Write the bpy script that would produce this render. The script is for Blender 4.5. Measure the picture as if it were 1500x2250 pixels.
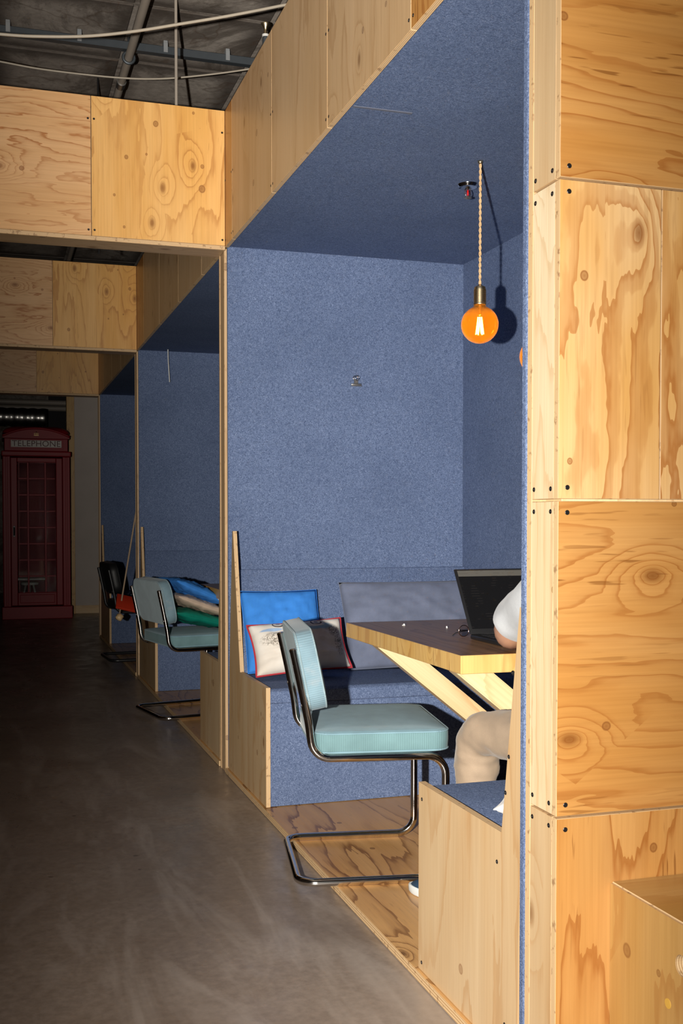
import bpy, bmesh, math, random
from mathutils import Vector, Matrix, Quaternion, noise as mnoise
random.seed(7)
for o in list(bpy.data.objects): bpy.data.objects.remove(o)
scene = bpy.context.scene
COL = scene.collection
PI = math.pi

# ------------------------------------------------------------------ camera
F_PX, W_PX, H_PX = 2408.0, 1500.0, 2250.0
CAM_H = 1.18
cam_d = bpy.data.cameras.new('camera'); cam = bpy.data.objects.new('camera', cam_d); COL.objects.link(cam)
cam_d.sensor_fit = 'VERTICAL'; cam_d.sensor_height = 36.0
cam_d.lens = F_PX / H_PX * 36.0
cam_d.shift_y = (1215.0 - 1125.0) / H_PX
cam_d.clip_start = 0.02
yaw = math.atan(768.0 / F_PX)
cam.location = (0, 0, CAM_H)
cam.rotation_euler = (PI / 2 - math.radians(1.72), 0, -yaw)
scene.camera = cam

# ------------------------------------------------------------------ world (almost dark hall) and exposure
w = bpy.data.worlds.new('world'); scene.world = w; w.use_nodes = True
w.node_tree.nodes['Background'].inputs[0].default_value = (0.9, 0.8, 0.75, 1)
w.node_tree.nodes['Background'].inputs[1].default_value = 0.0025
vs = scene.view_settings
vs.view_transform = 'Standard'; vs.look = 'None'; vs.gamma = 1.0; vs.use_curve_mapping = False
vs.exposure = 0.0
scene.cycles.use_denoising = True
scene.cycles.max_bounces = 8
scene.cycles.transparent_max_bounces = 12

# ------------------------------------------------------------------ the photographer's flash, held to the left of the lens
fl = bpy.data.lights.new('flash', 'SPOT'); flo = bpy.data.objects.new('flash', fl); COL.objects.link(flo)
fl.energy = 1930.0
fl.color = (1.0, 0.95, 0.87)
fl.shadow_soft_size = 0.022
fl.spot_size = math.radians(132); fl.spot_blend = 1.0
fl.use_nodes = True
nt = fl.node_tree; em = nt.nodes['Emission']
fo = nt.nodes.new('ShaderNodeLightFalloff'); fo.inputs['Strength'].default_value = 1.0; fo.inputs['Smooth'].default_value = 8.0
nt.links.new(fo.outputs['Quadratic'], em.inputs['Strength'])
flo.location = (-0.32, 0.06, 1.18)
_aim = Vector((1.76, 4.6, 1.75)) - flo.location
flo.rotation_euler = (_aim.to_track_quat('-Z', 'Y') @ Quaternion((0, 0, 1), math.radians(8))).to_euler()
flo.scale = (0.282, 1.0, 1.0)      # portrait-held head: the beam is taller than wide

# ------------------------------------------------------------------ node helpers
def new_mat(name):
    m = bpy.data.materials.new(name); m.use_nodes = True
    nt = m.node_tree
    return m, nt, nt.nodes['Principled BSDF']
def nd(nt, typ, **kw):
    n = nt.nodes.new(typ)
    for k, v in kw.items():
        if k == 'ins':
            for kk, vv in v.items(): n.inputs[kk].default_value = vv
        else: setattr(n, k, v)
    return n
def lk(nt, a, b): nt.links.new(a, b)
def math_n(nt, op, a, b=None, c=None, clamp=False):
    n = nt.nodes.new('ShaderNodeMath'); n.operation = op; n.use_clamp = clamp
    for i, v in enumerate((a, b, c)):
        if v is None: continue
        if isinstance(v, (int, float)): n.inputs[i].default_value = v
        else: nt.links.new(v, n.inputs[i])
    return n.outputs[0]
def ramp(nt, fac, stops, interp='LINEAR'):
    r = nt.nodes.new('ShaderNodeValToRGB'); r.color_ramp.interpolation = interp
    e = r.color_ramp.elements
    while len(e) < len(stops): e.new(0.5)
    for i, (p, c) in enumerate(stops):
        e[i].position = p
        e[i].color = (c, c, c, 1) if isinstance(c, (int, float)) else (c[0], c[1], c[2], 1)
    nt.links.new(fac, r.inputs[0]); return r.outputs[0]
def mix(nt, fac, a, b, mode='MIX'):
    n = nt.nodes.new('ShaderNodeMix'); n.data_type = 'RGBA'; n.blend_type = mode
    if isinstance(fac, (int, float)): n.inputs[0].default_value = fac
    else: nt.links.new(fac, n.inputs[0])
    for i, v in ((6, a), (7, b)):
        if isinstance(v, tuple): n.inputs[i].default_value = (v[0], v[1], v[2], 1)
        else: nt.links.new(v, n.inputs[i])
    return n.outputs[2]
def bump(nt, h, strength, dist, bsdf):
    b = nt.nodes.new('ShaderNodeBump'); b.inputs['Strength'].default_value = strength; b.inputs['Distance'].default_value = dist
    nt.links.new(h, b.inputs['Height']); nt.links.new(b.outputs[0], bsdf.inputs['Normal'])
def noise(nt, vec, scale, detail=2.0, rough=0.5, dist=0.0):
    n = nt.nodes.new('ShaderNodeTexNoise'); n.inputs['Scale'].default_value = scale; n.inputs['Detail'].default_value = detail
    n.inputs['Roughness'].default_value = rough; n.inputs['Distortion'].default_value = dist
    if vec is not None: nt.links.new(vec, n.inputs['Vector'])
    return n.outputs[0]
def plain(name, col, rough=0.5, metal=0.0, spec=0.5, **kw):
    m, nt, b = new_mat(name)
    b.inputs['Base Color'].default_value = (*col, 1); b.inputs['Roughness'].default_value = rough
    b.inputs['Metallic'].default_value = metal; b.inputs['Specular IOR Level'].default_value = spec
    # slight wear so that nothing is a dead flat colour
    tc = nd(nt, 'ShaderNodeTexCoord'); n = noise(nt, tc.outputs['Object'], kw.get('nscale', 30.0), 3)
    c = mix(nt, 0.18, tuple(col), ramp(nt, n, [(0.3, tuple(x * 0.7 for x in col)), (0.7, tuple(min(1, x * 1.15) for x in col))]))
    lk(nt, c, b.inputs['Base Color'])
    return m
def seeded_coords(nt):
    tc = nd(nt, 'ShaderNodeTexCoord'); at = nd(nt, 'ShaderNodeAttribute', attribute_type='OBJECT', attribute_name='seed')
    cb = nd(nt, 'ShaderNodeCombineXYZ')
    lk(nt, math_n(nt, 'MULTIPLY', at.outputs['Fac'], 13.37), cb.inputs[0])
    lk(nt, math_n(nt, 'MULTIPLY', at.outputs['Fac'], 7.91), cb.inputs[1])
    lk(nt, math_n(nt, 'MULTIPLY', at.outputs['Fac'], 5.13), cb.inputs[2])
    ad = nd(nt, 'ShaderNodeVectorMath', operation='ADD')
    lk(nt, tc.outputs['Object'], ad.inputs[0]); lk(nt, cb.outputs[0], ad.inputs[1])
    return ad.outputs[0]

WOOD = {
  # light, mid, ring, rings count, ring strength, knot strength
  'pine':  dict(a=(0.51, 0.265, 0.086), b=(0.44, 0.20, 0.048), r=(0.30, 0.10, 0.018), K=17.0, S=0.85, knots=0.5, rough=0.36, dash=0.7),
  'pale':  dict(a=(0.69, 0.455, 0.225), b=(0.60, 0.325, 0.10), r=(0.36, 0.125, 0.025), K=9.0, S=0.85, knots=0.45, rough=0.36, dash=0.2, an=1.15, wob=0.20, broad=True),
  'beam':  dict(a=(0.80, 0.465, 0.165), b=(0.73, 0.38, 0.095), r=(0.40, 0.15, 0.03), K=12.0, S=0.75, knots=0.5, rough=0.36, dash=0.3, pins=0.55),
  'beamh': dict(a=(0.76, 0.47, 0.245), b=(0.69, 0.40, 0.18), r=(0.42, 0.16, 0.045), K=19.0, S=0.9, knots=0.5, rough=0.36, dash=0.3, an=0.8, wob=0.16),
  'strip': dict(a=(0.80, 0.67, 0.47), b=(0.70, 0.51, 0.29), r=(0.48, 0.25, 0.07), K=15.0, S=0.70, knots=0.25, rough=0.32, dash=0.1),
  'birch': dict(a=(0.58, 0.395, 0.225), b=(0.51, 0.33, 0.17), r=(0.36, 0.20, 0.085), K=8.0, S=0.50, knots=0.5, rough=0.42, dash=0.3),
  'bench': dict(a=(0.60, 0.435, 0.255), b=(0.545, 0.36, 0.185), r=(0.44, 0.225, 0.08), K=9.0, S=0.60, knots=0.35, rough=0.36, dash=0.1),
  'floor': dict(a=(0.62, 0.345, 0.13), b=(0.52, 0.26, 0.08), r=(0.19, 0.07, 0.015), K=13.0, S=0.92, knots=0.15, rough=0.33, dash=0.2),
  'table': dict(a=(0.36, 0.20, 0.10), b=(0.30, 0.155, 0.07), r=(0.13, 0.055, 0.02), K=15.0, S=0.7, knots=0.2, rough=0.40, dash=0.2),
  'timber':dict(a=(0.80, 0.60, 0.35), b=(0.74, 0.50, 0.25), r=(0.50, 0.26, 0.09), K=9.0, S=0.5, knots=0.3, rough=0.42, dash=0.0),
  'edgew': dict(a=(0.72, 0.47, 0.17), b=(0.62, 0.35, 0.09), r=(0.38, 0.15, 0.03), K=14.0, S=0.55, knots=0.15, rough=0.40, dash=0.6),
  'box':   dict(a=(0.52, 0.315, 0.115), b=(0.44, 0.24, 0.065), r=(0.34, 0.14, 0.03), K=8.0, S=0.7, knots=0.3, rough=0.36, dash=0.1),
}
_wm = {}
def wood(style, axis):
    key = (style, axis)
    if key in _wm: return _wm[key]
    d = WOOD[style]
    m, nt, b = new_mat('wood_%s_%s' % (style, axis))
    co = seeded_coords(nt)
    an = d.get('an', 0.62)
    sc = {'X': (an, 4.2, 4.2), 'Y': (4.2, an, 4.2), 'Z': (4.2, 4.2, an)}[axis]
    fs = {'X': (2.5, 150, 150), 'Y': (150, 2.5, 150), 'Z': (150, 150, 2.5)}[axis]
    ks = {'X': (2.2, 4.4, 4.4), 'Y': (4.4, 2.2, 4.4), 'Z': (4.4, 4.4, 2.2)}[axis]
    def scaled(s):
        v = nd(nt, 'ShaderNodeVectorMath', operation='MULTIPLY'); lk(nt, co, v.inputs[0]); v.inputs[1].default_value = s; return v.outputs[0]
    base = noise(nt, scaled(sc), 0.75, 1.5, 0.45, 0.25)
    wob = noise(nt, scaled(tuple(x * 3.0 for x in sc)), 1.6, 3.0, 0.55)
    jag = noise(nt, scaled(tuple(x * 0.30 for x in fs)), 1.0, 2.0)
    sxyz = nd(nt, 'ShaderNodeSeparateXYZ'); lk(nt, co, sxyz.inputs[0])
    gi = 'XYZ'.index(axis); ot = [k for k in range(3) if k != gi]
    uu = math_n(nt, 'ADD', sxyz.outputs[ot[0]], math_n(nt, 'MULTIPLY', sxyz.outputs[ot[1]], 0.93))
    def flat(su, sv):
        cb = nd(nt, 'ShaderNodeCombineXYZ'); lk(nt, math_n(nt, 'MULTIPLY', uu, su), cb.inputs[0]); lk(nt, math_n(nt, 'MULTIPLY', sxyz.outputs[gi], sv), cb.inputs[1]); return cb.outputs[0]
    vo = nd(nt, 'ShaderNodeTexVoronoi', feature='F1', voronoi_dimensions='2D'); vo.inputs['Scale'].default_value = 1.0; lk(nt, flat(4.4, 2.4), vo.inputs['Vector'])
    sep = nd(nt, 'ShaderNodeSeparateColor'); lk(nt, vo.outputs['Color'], sep.inputs[0])
    on = math_n(nt, 'LESS_THAN', sep.outputs[0], d['knots'])
    dist = vo.outputs['Distance']
    kf = ramp(nt, dist, [(0.0, 1.0), (0.10, 0.55), (0.30, 0.10), (0.5, 0.0)])
    kf = math_n(nt, 'MULTIPLY', kf, on)
    n = math_n(nt, 'ADD', base, math_n(nt, 'MULTIPLY', wob, d.get('wob', 0.10)))
    n = math_n(nt, 'ADD', n, math_n(nt, 'MULTIPLY', jag, 0.018))
    n = math_n(nt, 'ADD', n, math_n(nt, 'MULTIPLY', kf, 0.34))
    fr = math_n(nt, 'FRACT', math_n(nt, 'MULTIPLY', n, d['K']))
    ring = ramp(nt, fr, [(0.0, 0.10), (0.05, 0.0), (0.50, 0.03), (0.80, 0.30), (0.93, 1.0), (0.985, 0.9)])
    if d.get('broad'): ring = ramp(nt, fr, [(0.0, 0.0), (0.40, 0.02), (0.50, 0.38), (0.80, 0.55), (0.955, 1.0), (0.985, 0.9)])
    # rings fade in and out over the sheet
    fade = ramp(nt, noise(nt, scaled(tuple(x * 0.55 for x in sc)), 1.3, 2.0), [(0.35, 0.45), (0.65, 1.0)])
    rs = math_n(nt, 'MULTIPLY', math_n(nt, 'MULTIPLY', ring, fade), d['S'])
    blot = noise(nt, scaled(tuple(x * 1.2 for x in sc)), 1.0, 3.0, 0.6)
    c0 = mix(nt, ramp(nt, blot, [(0.36, 0.0), (0.66, 1.0)]), d['a'], d['b'])
    c1 = mix(nt, rs, c0, d['r'])
    fib = noise(nt, scaled(fs), 1.0, 3.0, 0.6)
    c2 = mix(nt, ramp(nt, fib, [(0.30, 0.16), (0.62, 0.0)]), c1, tuple(x * 0.55 for x in d['r']))
    ds = {'X': (9, 120, 120), 'Y': (120, 9, 120), 'Z': (120, 120, 9)}[axis]
    dn = noise(nt, scaled(ds), 1.0, 1.0)
    dz = ramp(nt, noise(nt, scaled(tuple(x * 0.9 for x in sc)), 1.7, 1.0), [(0.46, 0.0), (0.62, 1.0)])
    c2 = mix(nt, math_n(nt, 'MULTIPLY', math_n(nt, 'MULTIPLY', ramp(nt, dn, [(0.64, 0.0), (0.70, 1.0)]), dz), d['dash']), c2, tuple(x * 0.6 for x in d['r']))
    kd = math_n(nt, 'MULTIPLY', ramp(nt, dist, [(0.0, 1.0), (0.028, 0.85), (0.05, 0.45), (0.085, 0.0)]), on)
    c3 = mix(nt, math_n(nt, 'MULTIPLY', kd, 0.8), c2, (d['r'][0] * 0.55, d['r'][1] * 0.5, d['r'][2] * 0.5))
    vp = nd(nt, 'ShaderNodeTexVoronoi', feature='F1', voronoi_dimensions='2D'); vp.inputs['Scale'].default_value = 1.0
    lk(nt, flat(7.0, 6.0), vp.inputs['Vector'])
    sp2 = nd(nt, 'ShaderNodeSeparateColor'); lk(nt, vp.outputs['Color'], sp2.inputs[0])
    pon = math_n(nt, 'LESS_THAN', sp2.outputs[1], d.get('pins', 0.16))
    psz = math_n(nt, 'MULTIPLY', vp.outputs['Distance'], math_n(nt, 'ADD', math_n(nt, 'MULTIPLY', sp2.outputs[2], 1.8), 0.7))
    pk = math_n(nt, 'MULTIPLY', ramp(nt, psz, [(0.0, 0.75), (0.045, 0.55), (0.075, 0.9), (0.095, 0.0)]), pon)
    c3 = mix(nt, pk, c3, (d['r'][0] * 0.7, d['r'][1] * 0.75, d['r'][2] * 1.0))
    lk(nt, c3, b.inputs['Base Color'])
    b.inputs['Roughness'].default_value = d['rough']; b.inputs['Specular IOR Level'].default_value = 0.45
    lk(nt, math_n(nt, 'ADD', math_n(nt, 'MULTIPLY', fib, 0.20), d['rough'] - 0.10), b.inputs['Roughness'])
    h = math_n(nt, 'SUBTRACT', math_n(nt, 'MULTIPLY', fib, 0.5), math_n(nt, 'MULTIPLY', rs, 0.4))
    bump(nt, h, 0.12, 0.002, b)
    _wm[key] = m
    return m
_em = {}
def ply_edge(axis, thick=0.018):
    key = (axis, thick)
    if key in _em: return _em[key]
    m, nt, b = new_mat('ply_edge_%s' % axis)
    tc = nd(nt, 'ShaderNodeTexCoord'); sx = nd(nt, 'ShaderNodeSeparateXYZ'); lk(nt, tc.outputs['Object'], sx.inputs[0])
    t = sx.outputs['XYZ'.index(axis)]
    nz = noise(nt, tc.outputs['Object'], 14.0, 2.0)
    t2 = math_n(nt, 'ADD', math_n(nt, 'MULTIPLY', t, 3.5 / thick), math_n(nt, 'MULTIPLY', nz, 0.25))
    fr = math_n(nt, 'FRACT', math_n(nt, 'ADD', t2, 100.0))
    c = ramp(nt, fr, [(0.0, (0.74, 0.55, 0.32)), (0.44, (0.70, 0.48, 0.26)), (0.50, (0.30, 0.16, 0.07)), (0.56, (0.52, 0.33, 0.16)), (0.94, (0.46, 0.28, 0.13)), (1.0, (0.32, 0.18, 0.08))])
    sp = noise(nt, tc.outputs['Object'], 60.0, 3.0)
    c = mix(nt, ramp(nt, sp, [(0.60, 0.0), (0.70, 0.6)]), c, (0.16, 0.07, 0.025))
    lk(nt, c, b.inputs['Base Color']); b.inputs['Roughness'].default_value = 0.6
    bump(nt, fr, 0.15, 0.001, b)
    _em[key] = m
    return m

def felt_mat(name, lo, mid, hi, scale=1.0):
    m, nt, b = new_mat(name)
    co = seeded_coords(nt)
    n1 = noise(nt, co, 330.0 * scale, 2.0, 0.6, 1.2)
    n2 = noise(nt, co, 120.0 * scale, 3.0, 0.7, 1.6)
    n3 = noise(nt, co, 3.0, 3.0, 0.5)
    fac = math_n(nt, 'ADD', math_n(nt, 'MULTIPLY', n1, 0.55), math_n(nt, 'MULTIPLY', n2, 0.45))
    c = ramp(nt, fac, [(0.36, lo), (0.50, mid), (0.64, hi)])
    c = mix(nt, ramp(nt, n3, [(0.35, 0.0), (0.7, 0.22)]), c, lo)
    lk(nt, c, b.inputs['Base Color'])
    b.inputs['Roughness'].default_value = 0.95; b.inputs['Specular IOR Level'].default_value = 0.15
    bump(nt, fac, 0.5, 0.004, b)
    return m
FELT = felt_mat('blue_felt', (0.042, 0.064, 0.130), (0.112, 0.154, 0.272), (0.24, 0.305, 0.47))

def fabric(name, col, weave=600.0, rib=None, rib_axis=0, sheen=0.2, rough=0.85, wear=None):
    m, nt, b = new_mat(name)
    tc = nd(nt, 'ShaderNodeTexCoord'); co = tc.outputs['Object']
    n = noise(nt, co, 9.0, 3.0, 0.6); nf = noise(nt, co, weave, 2.0)
    c = ramp(nt, n, [(0.3, tuple(x * 0.82 for x in col)), (0.7, tuple(min(1, x * 1.12) for x in col))])
    c = mix(nt, ramp(nt, nf, [(0.3, 0.25), (0.7, 0.0)]), c, tuple(x * 0.6 for x in col))
    h = nf
    if wear is not None:
        nw = noise(nt, co, 13.0, 4.0, 0.7)
        c = mix(nt, ramp(nt, nw, [(0.55, 0.0), (0.75, 0.55)]), c, wear)
    if rib:
        sx = nd(nt, 'ShaderNodeSeparateXYZ'); lk(nt, co, sx.inputs[0])
        s = math_n(nt, 'SINE', math_n(nt, 'MULTIPLY', sx.outputs[rib_axis], rib))
        s01 = math_n(nt, 'ADD', math_n(nt, 'MULTIPLY', s, 0.5), 0.5)
        c = mix(nt, ramp(nt, s01, [(0.0, 0.30), (0.5, 0.0)]), c, tuple(x * 0.55 for x in col))
        h = s01
    lk(nt, c, b.inputs['Base Color'])
    b.inputs['Roughness'].default_value = rough; b.inputs['Specular IOR Level'].default_value = 0.2
    b.inputs['Sheen Weight'].default_value = sheen; b.inputs['Sheen Roughness'].default_value = 0.4
    bump(nt, h, 0.35, 0.0015, b)
    return m

M = {}
M['screw'] = plain('screw_head', (0.055, 0.05, 0.05), 0.35, 0.8)
M['chrome'] = plain('chrome', (0.72, 0.70, 0.68), 0.10, 1.0)
M['steel'] = plain('dull_steel', (0.35, 0.34, 0.33), 0.35, 0.9)
M['brass'] = plain('aged_brass', (0.62, 0.50, 0.32), 0.33, 1.0)
M['black'] = plain('black_plastic', (0.012, 0.012, 0.013), 0.35)
M['blackleather'] = plain('black_leather', (0.010, 0.010, 0.011), 0.5)
M['white'] = plain('white_plastic', (0.78, 0.77, 0.74), 0.5)

# concrete floor
m, nt, b = new_mat('polished_concrete'); M['concrete_floor'] = m
tc = nd(nt, 'ShaderNodeTexCoord'); co = tc.outputs['Object']
n1 = noise(nt, co, 1.1, 5.0, 0.6, 0.6); n2 = noise(nt, co, 38.0, 4.0, 0.7); n3 = noise(nt, co, 5.0, 4.0, 0.6, 1.0)
c = ramp(nt, n1, [(0.3, (0.170, 0.125, 0.095)), (0.5, (0.235, 0.182, 0.145)), (0.7, (0.30, 0.242, 0.200))])
c = mix(nt, ramp(nt, n2, [(0.3, 0.55), (0.65, 0.0)]), c, (0.12, 0.09, 0.07))
vo = nd(nt, 'ShaderNodeTexVoronoi', feature='F1'); vo.inputs['Scale'].default_value = 5.5; lk(nt, co, vo.inputs['Vector'])
spots = math_n(nt, 'ADD', vo.outputs['Distance'], math_n(nt, 'MULTIPLY', noise(nt, co, 60.0, 2.0), 0.10))
c = mix(nt, ramp(nt, spots, [(0.085, 0.75), (0.105, 0.0)]), c, (0.07, 0.05, 0.04))
sm = nd(nt, 'ShaderNodeVectorMath', operation='MULTIPLY'); lk(nt, co, sm.inputs[0]); sm.inputs[1].default_value = (2.2, 0.45, 1)
smear = noise(nt, sm.outputs[0], 2.4, 4.0, 0.65, 0.8)
c = mix(nt, ramp(nt, smear, [(0.50, 0.0), (0.68, 0.48)]), c, (0.38, 0.325, 0.285))
lk(nt, c, b.inputs['Base Color'])
lk(nt, ramp(nt, n3, [(0.3, 0.24), (0.7, 0.46)]), b.inputs['Roughness']); b.inputs['Specular IOR Level'].default_value = 0.5
bump(nt, n2, 0.06, 0.002, b)

# rough concrete overhead, dirt along each cast panel's edge
def concrete(name, edge):
    m, nt, b = new_mat(name)
    co = seeded_coords(nt); tc = nd(nt, 'ShaderNodeTexCoord')
    n1 = noise(nt, co, 3.0, 5.0, 0.65, 0.5); n2 = noise(nt, co, 25.0, 4.0, 0.7)
    c = ramp(nt, n1, [(0.28, (0.25, 0.215, 0.185)), (0.5, (0.36, 0.315, 0.275)), (0.72, (0.45, 0.40, 0.355))])
    c = mix(nt, ramp(nt, n2, [(0.3, 0.35), (0.6, 0.0)]), c, (0.10, 0.085, 0.075))
    if edge:
        sx = nd(nt, 'ShaderNodeSeparateXYZ'); lk(nt, tc.outputs['Object'], sx.inputs[0])
        ax = math_n(nt, 'ABSOLUTE', sx.outputs[0]); ay = math_n(nt, 'ABSOLUTE', sx.outputs[1])
        e = math_n(nt, 'MAXIMUM', ax, ay)
        e = math_n(nt, 'ADD', e, math_n(nt, 'MULTIPLY', math_n(nt, 'SUBTRACT', n1, 0.5), 0.16))
        c = mix(nt, ramp(nt, e, [(0.20, 0.0), (0.30, 0.78)]), c, (0.045, 0.034, 0.028))
    st = noise(nt, co, 1.7, 6.0, 0.75, 1.2)
    c = mix(nt, ramp(nt, st, [(0.50, 0.0), (0.62, 0.70)]), c, (0.075, 0.058, 0.046))
    ln_ = math_n(nt, 'ABSOLUTE', math_n(nt, 'SUBTRACT', noise(nt, co, 0.9, 4.0, 0.6, 0.4), 0.5))
    c = mix(nt, ramp(nt, ln_, [(0.001, 0.5), (0.006, 0.0)]), c, (0.09, 0.055, 0.035))
    lk(nt, c, b.inputs['Base Color']); b.inputs['Roughness'].default_value = 0.9; b.inputs['Specular IOR Level'].default_value = 0.2
    bump(nt, n2, 0.4, 0.006, b)
    return m
M['concrete'] = concrete('cast_concrete', False)
M['concrete_panel'] = concrete('cast_concrete_panel', True)

# ------------------------------------------------------------------ object helpers
def wloc(o):
    v = Vector((0, 0, 0))
    while o is not None: v += o.location; o = o.parent
    return v
def tag(o, label, cat, group=None, kind=None):
    o['label'] = label; o['category'] = cat
    if group: o['group'] = group
    if kind: o['kind'] = kind
    return o
def link(name, me, parent=None, loc=(0, 0, 0), rot=(0, 0, 0)):
    o = bpy.data.objects.new(name, me); COL.objects.link(o)
    o.location = loc; o.rotation_euler = rot
    if parent is not None: o.parent = parent
    o['seed'] = random.random() * 9.0
    return o
def thing(name, label, cat, loc=(0, 0, 0), rotz=0.0, group=None, kind=None):
    o = bpy.data.objects.new(name, None); COL.objects.link(o); o.empty_display_size = 0.1
    o.location = loc; o.rotation_euler = (0, 0, rotz)
    return tag(o, label, cat, group, kind)
def mesh_from(bm, name, mats, smooth=False, angle=None):
    bmesh.ops.recalc_face_normals(bm, faces=bm.faces[:])
    me = bpy.data.meshes.new(name); bm.to_mesh(me); bm.free()
    for m in (mats if isinstance(mats, (list, tuple)) else [mats]): me.materials.append(m)
    if smooth:
        for p in me.polygons: p.use_smooth = True
        if angle is not None: me.set_sharp_from_angle(angle=math.radians(angle))
    return me
def box_bm(bm, sx, sy, sz, c=(0, 0, 0), bev=0.0, seg=1, rot=None):
    r = bmesh.ops.create_cube(bm, size=1.0)
    vs_ = r['verts']
    mt = Matrix.Translation(c)
    if rot is not None: mt = mt @ rot
    bmesh.ops.transform(bm, verts=vs_, matrix=mt @ Matrix.Diagonal((sx, sy, sz, 1)))
    if bev > 0:
        es = list({e for v in vs_ for e in v.link_edges})
        bmesh.ops.bevel(bm, geom=es, offset=bev, segments=seg, affect='EDGES', profile=0.5)
def wbox(name, x0, x1, y0, y1, z0, z1, mats, parent=None, thin=None, bev=0.0012, seg=1):
    """axis-aligned board given in world metres; mats=(face, edge) when thin names its thickness axis"""
    bm = bmesh.new(); box_bm(bm, x1 - x0, y1 - y0, z1 - z0, (0, 0, 0), bev, seg)
    me = mesh_from(bm, name, mats)
    if thin:
        ai = 'XYZ'.index(thin)
        for p in me.polygons: p.material_index = 0 if abs(p.normal[ai]) > 0.8 else 1
    c = Vector(((x0 + x1) / 2, (y0 + y1) / 2, (z0 + z1) / 2))
    return link(name, me, parent, c - (wloc(parent) if parent is not None else Vector((0, 0, 0))))
def prism_x(name, poly, x0, x1, mats, parent, bev=0.0):
    """polygon of (y, z) extruded along X; face material on the X sides, edge material around"""
    bm = bmesh.new()
    cy = sum(p[0] for p in poly) / len(poly); cz = sum(p[1] for p in poly) / len(poly); t = (x1 - x0) / 2
    a = [bm.verts.new((-t, y - cy, z - cz)) for y, z in poly]; b_ = [bm.verts.new((t, y - cy, z - cz)) for y, z in poly]
    bm.faces.new(a); bm.faces.new(b_[::-1])
    n = len(poly)
    for i in range(n): bm.faces.new((a[i], a[(i + 1) % n], b_[(i + 1) % n], b_[i]))
    if bev: bmesh.ops.bevel(bm, geom=bm.edges[:], offset=bev, segments=3, affect='EDGES', profile=0.5)
    me = mesh_from(bm, name, mats, smooth=bool(bev), angle=40)
    if isinstance(mats, (list, tuple)) and len(mats) > 1:
        for p in me.polygons: p.material_index = 0 if abs(p.normal.x) > 0.8 else 1
    c = Vector(((x0 + x1) / 2, cy, cz))
    return link(name, me, parent, c - (wloc(parent) if parent is not None else Vector((0, 0, 0))))
def catmull(pts, n=8):
    P = [Vector(p) for p in pts]; out = []
    for i in range(len(P) - 1):
        p0 = P[max(i - 1, 0)]; p1 = P[i]; p2 = P[i + 1]; p3 = P[min(i + 2, len(P) - 1)]
        for k in range(n):
            t = k / n
            out.append(0.5 * ((2 * p1) + (-p0 + p2) * t + (2 * p0 - 5 * p1 + 4 * p2 - p3) * t * t + (-p0 + 3 * p1 - 3 * p2 + p3) * t ** 3))
    out.append(P[-1]); return out
def fillet(pts, r, n=6, closed=False):
    P = [Vector(p) for p in pts]; out = []
    N = len(P)
    for i in range(N):
        if not closed and i in (0, N - 1): out.append(P[i]); continue
        a, b_, c = P[i - 1], P[i], P[(i + 1) % N]
        u = (a - b_).normalized(); v = (c - b_).normalized()
        ang = u.angle(v)
        if ang > PI - 0.02: out.append(b_); continue
        rr = r[i] if isinstance(r, (list, tuple)) else r
        d = min(rr / math.tan(ang / 2), (a - b_).length * 0.49, (c - b_).length * 0.49)
        rr = d * math.tan(ang / 2)
        cen = b_ + (u + v).normalized() * (rr / math.sin(ang / 2))
        s = b_ + u * d - cen; e = b_ + v * d - cen
        tot = s.angle(e); ax = s.cross(e).normalized()
        for k in range(n + 1): out.append(cen + Matrix.Rotation(tot * k / n, 3, ax) @ s)
    return out
def tube_bm(bm, pts, rad, seg=10, closed=False, caps=True):
    P = [Vector(p) for p in pts]
    if len(P) < 2: return
    N = len(P); rings = []
    t0 = (P[1] - P[0]).normalized()
    up = Vector((0, 0, 1)) if abs(t0.z) < 0.9 else Vector((1, 0, 0))
    u = t0.cross(up).normalized()
    for i in range(N):
        if closed: t = (P[(i + 1) % N] - P[i - 1]).normalized()
        else: t = (P[min(i + 1, N - 1)] - P[max(i - 1, 0)]).normalized()
        u = (u - t * u.dot(t)).normalized(); v = t.cross(u)
        r = rad[i] if isinstance(rad, (list, tuple)) else rad
        rings.append([bm.verts.new(P[i] + (u * math.cos(2 * PI * k / seg) + v * math.sin(2 * PI * k / seg)) * r) for k in range(seg)])
    M_ = N if closed else N - 1
    for i in range(M_):
        A, B = rings[i], rings[(i + 1) % N]
        for k in range(seg): bm.faces.new((A[k], A[(k + 1) % seg], B[(k + 1) % seg], B[k]))
    if caps and not closed:
        bm.faces.new(rings[0][::-1]); bm.faces.new(rings[-1])
def tube(name, pts, rad, mat, parent=None, seg=10, closed=False, loc=None):
    bm = bmesh.new(); base = Vector(loc) if loc is not None else Vector((0, 0, 0))
    tube_bm(bm, [Vector(p) - base for p in pts], rad, seg, closed)
    me = mesh_from(bm, name, mat, True, 50)
    return link(name, me, parent, base - (wloc(parent) if parent is not None else Vector((0, 0, 0))) if loc is not None else (0, 0, 0))
def lathe_bm(bm, prof, seg=24, c=(0, 0, 0)):
    rings = []
    for r, z in prof:
        if r < 1e-5: rings.append([bm.verts.new((c[0], c[1], c[2] + z))])
        else: rings.append([bm.verts.new((c[0] + r * math.cos(2 * PI * k / seg), c[1] + r * math.sin(2 * PI * k / seg), c[2] + z)) for k in range(seg)])
    for A, B in zip(rings, rings[1:]):
        for k in range(seg):
            if len(A) == 1 and len(B) > 1: bm.faces.new((A[0], B[k], B[(k + 1) % seg]))
            elif len(B) == 1 and len(A) > 1: bm.faces.new((A[k], A[(k + 1) % seg], B[0]))
            elif len(A) > 1: bm.faces.new((A[k], A[(k + 1) % seg], B[(k + 1) % seg], B[k]))
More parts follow.
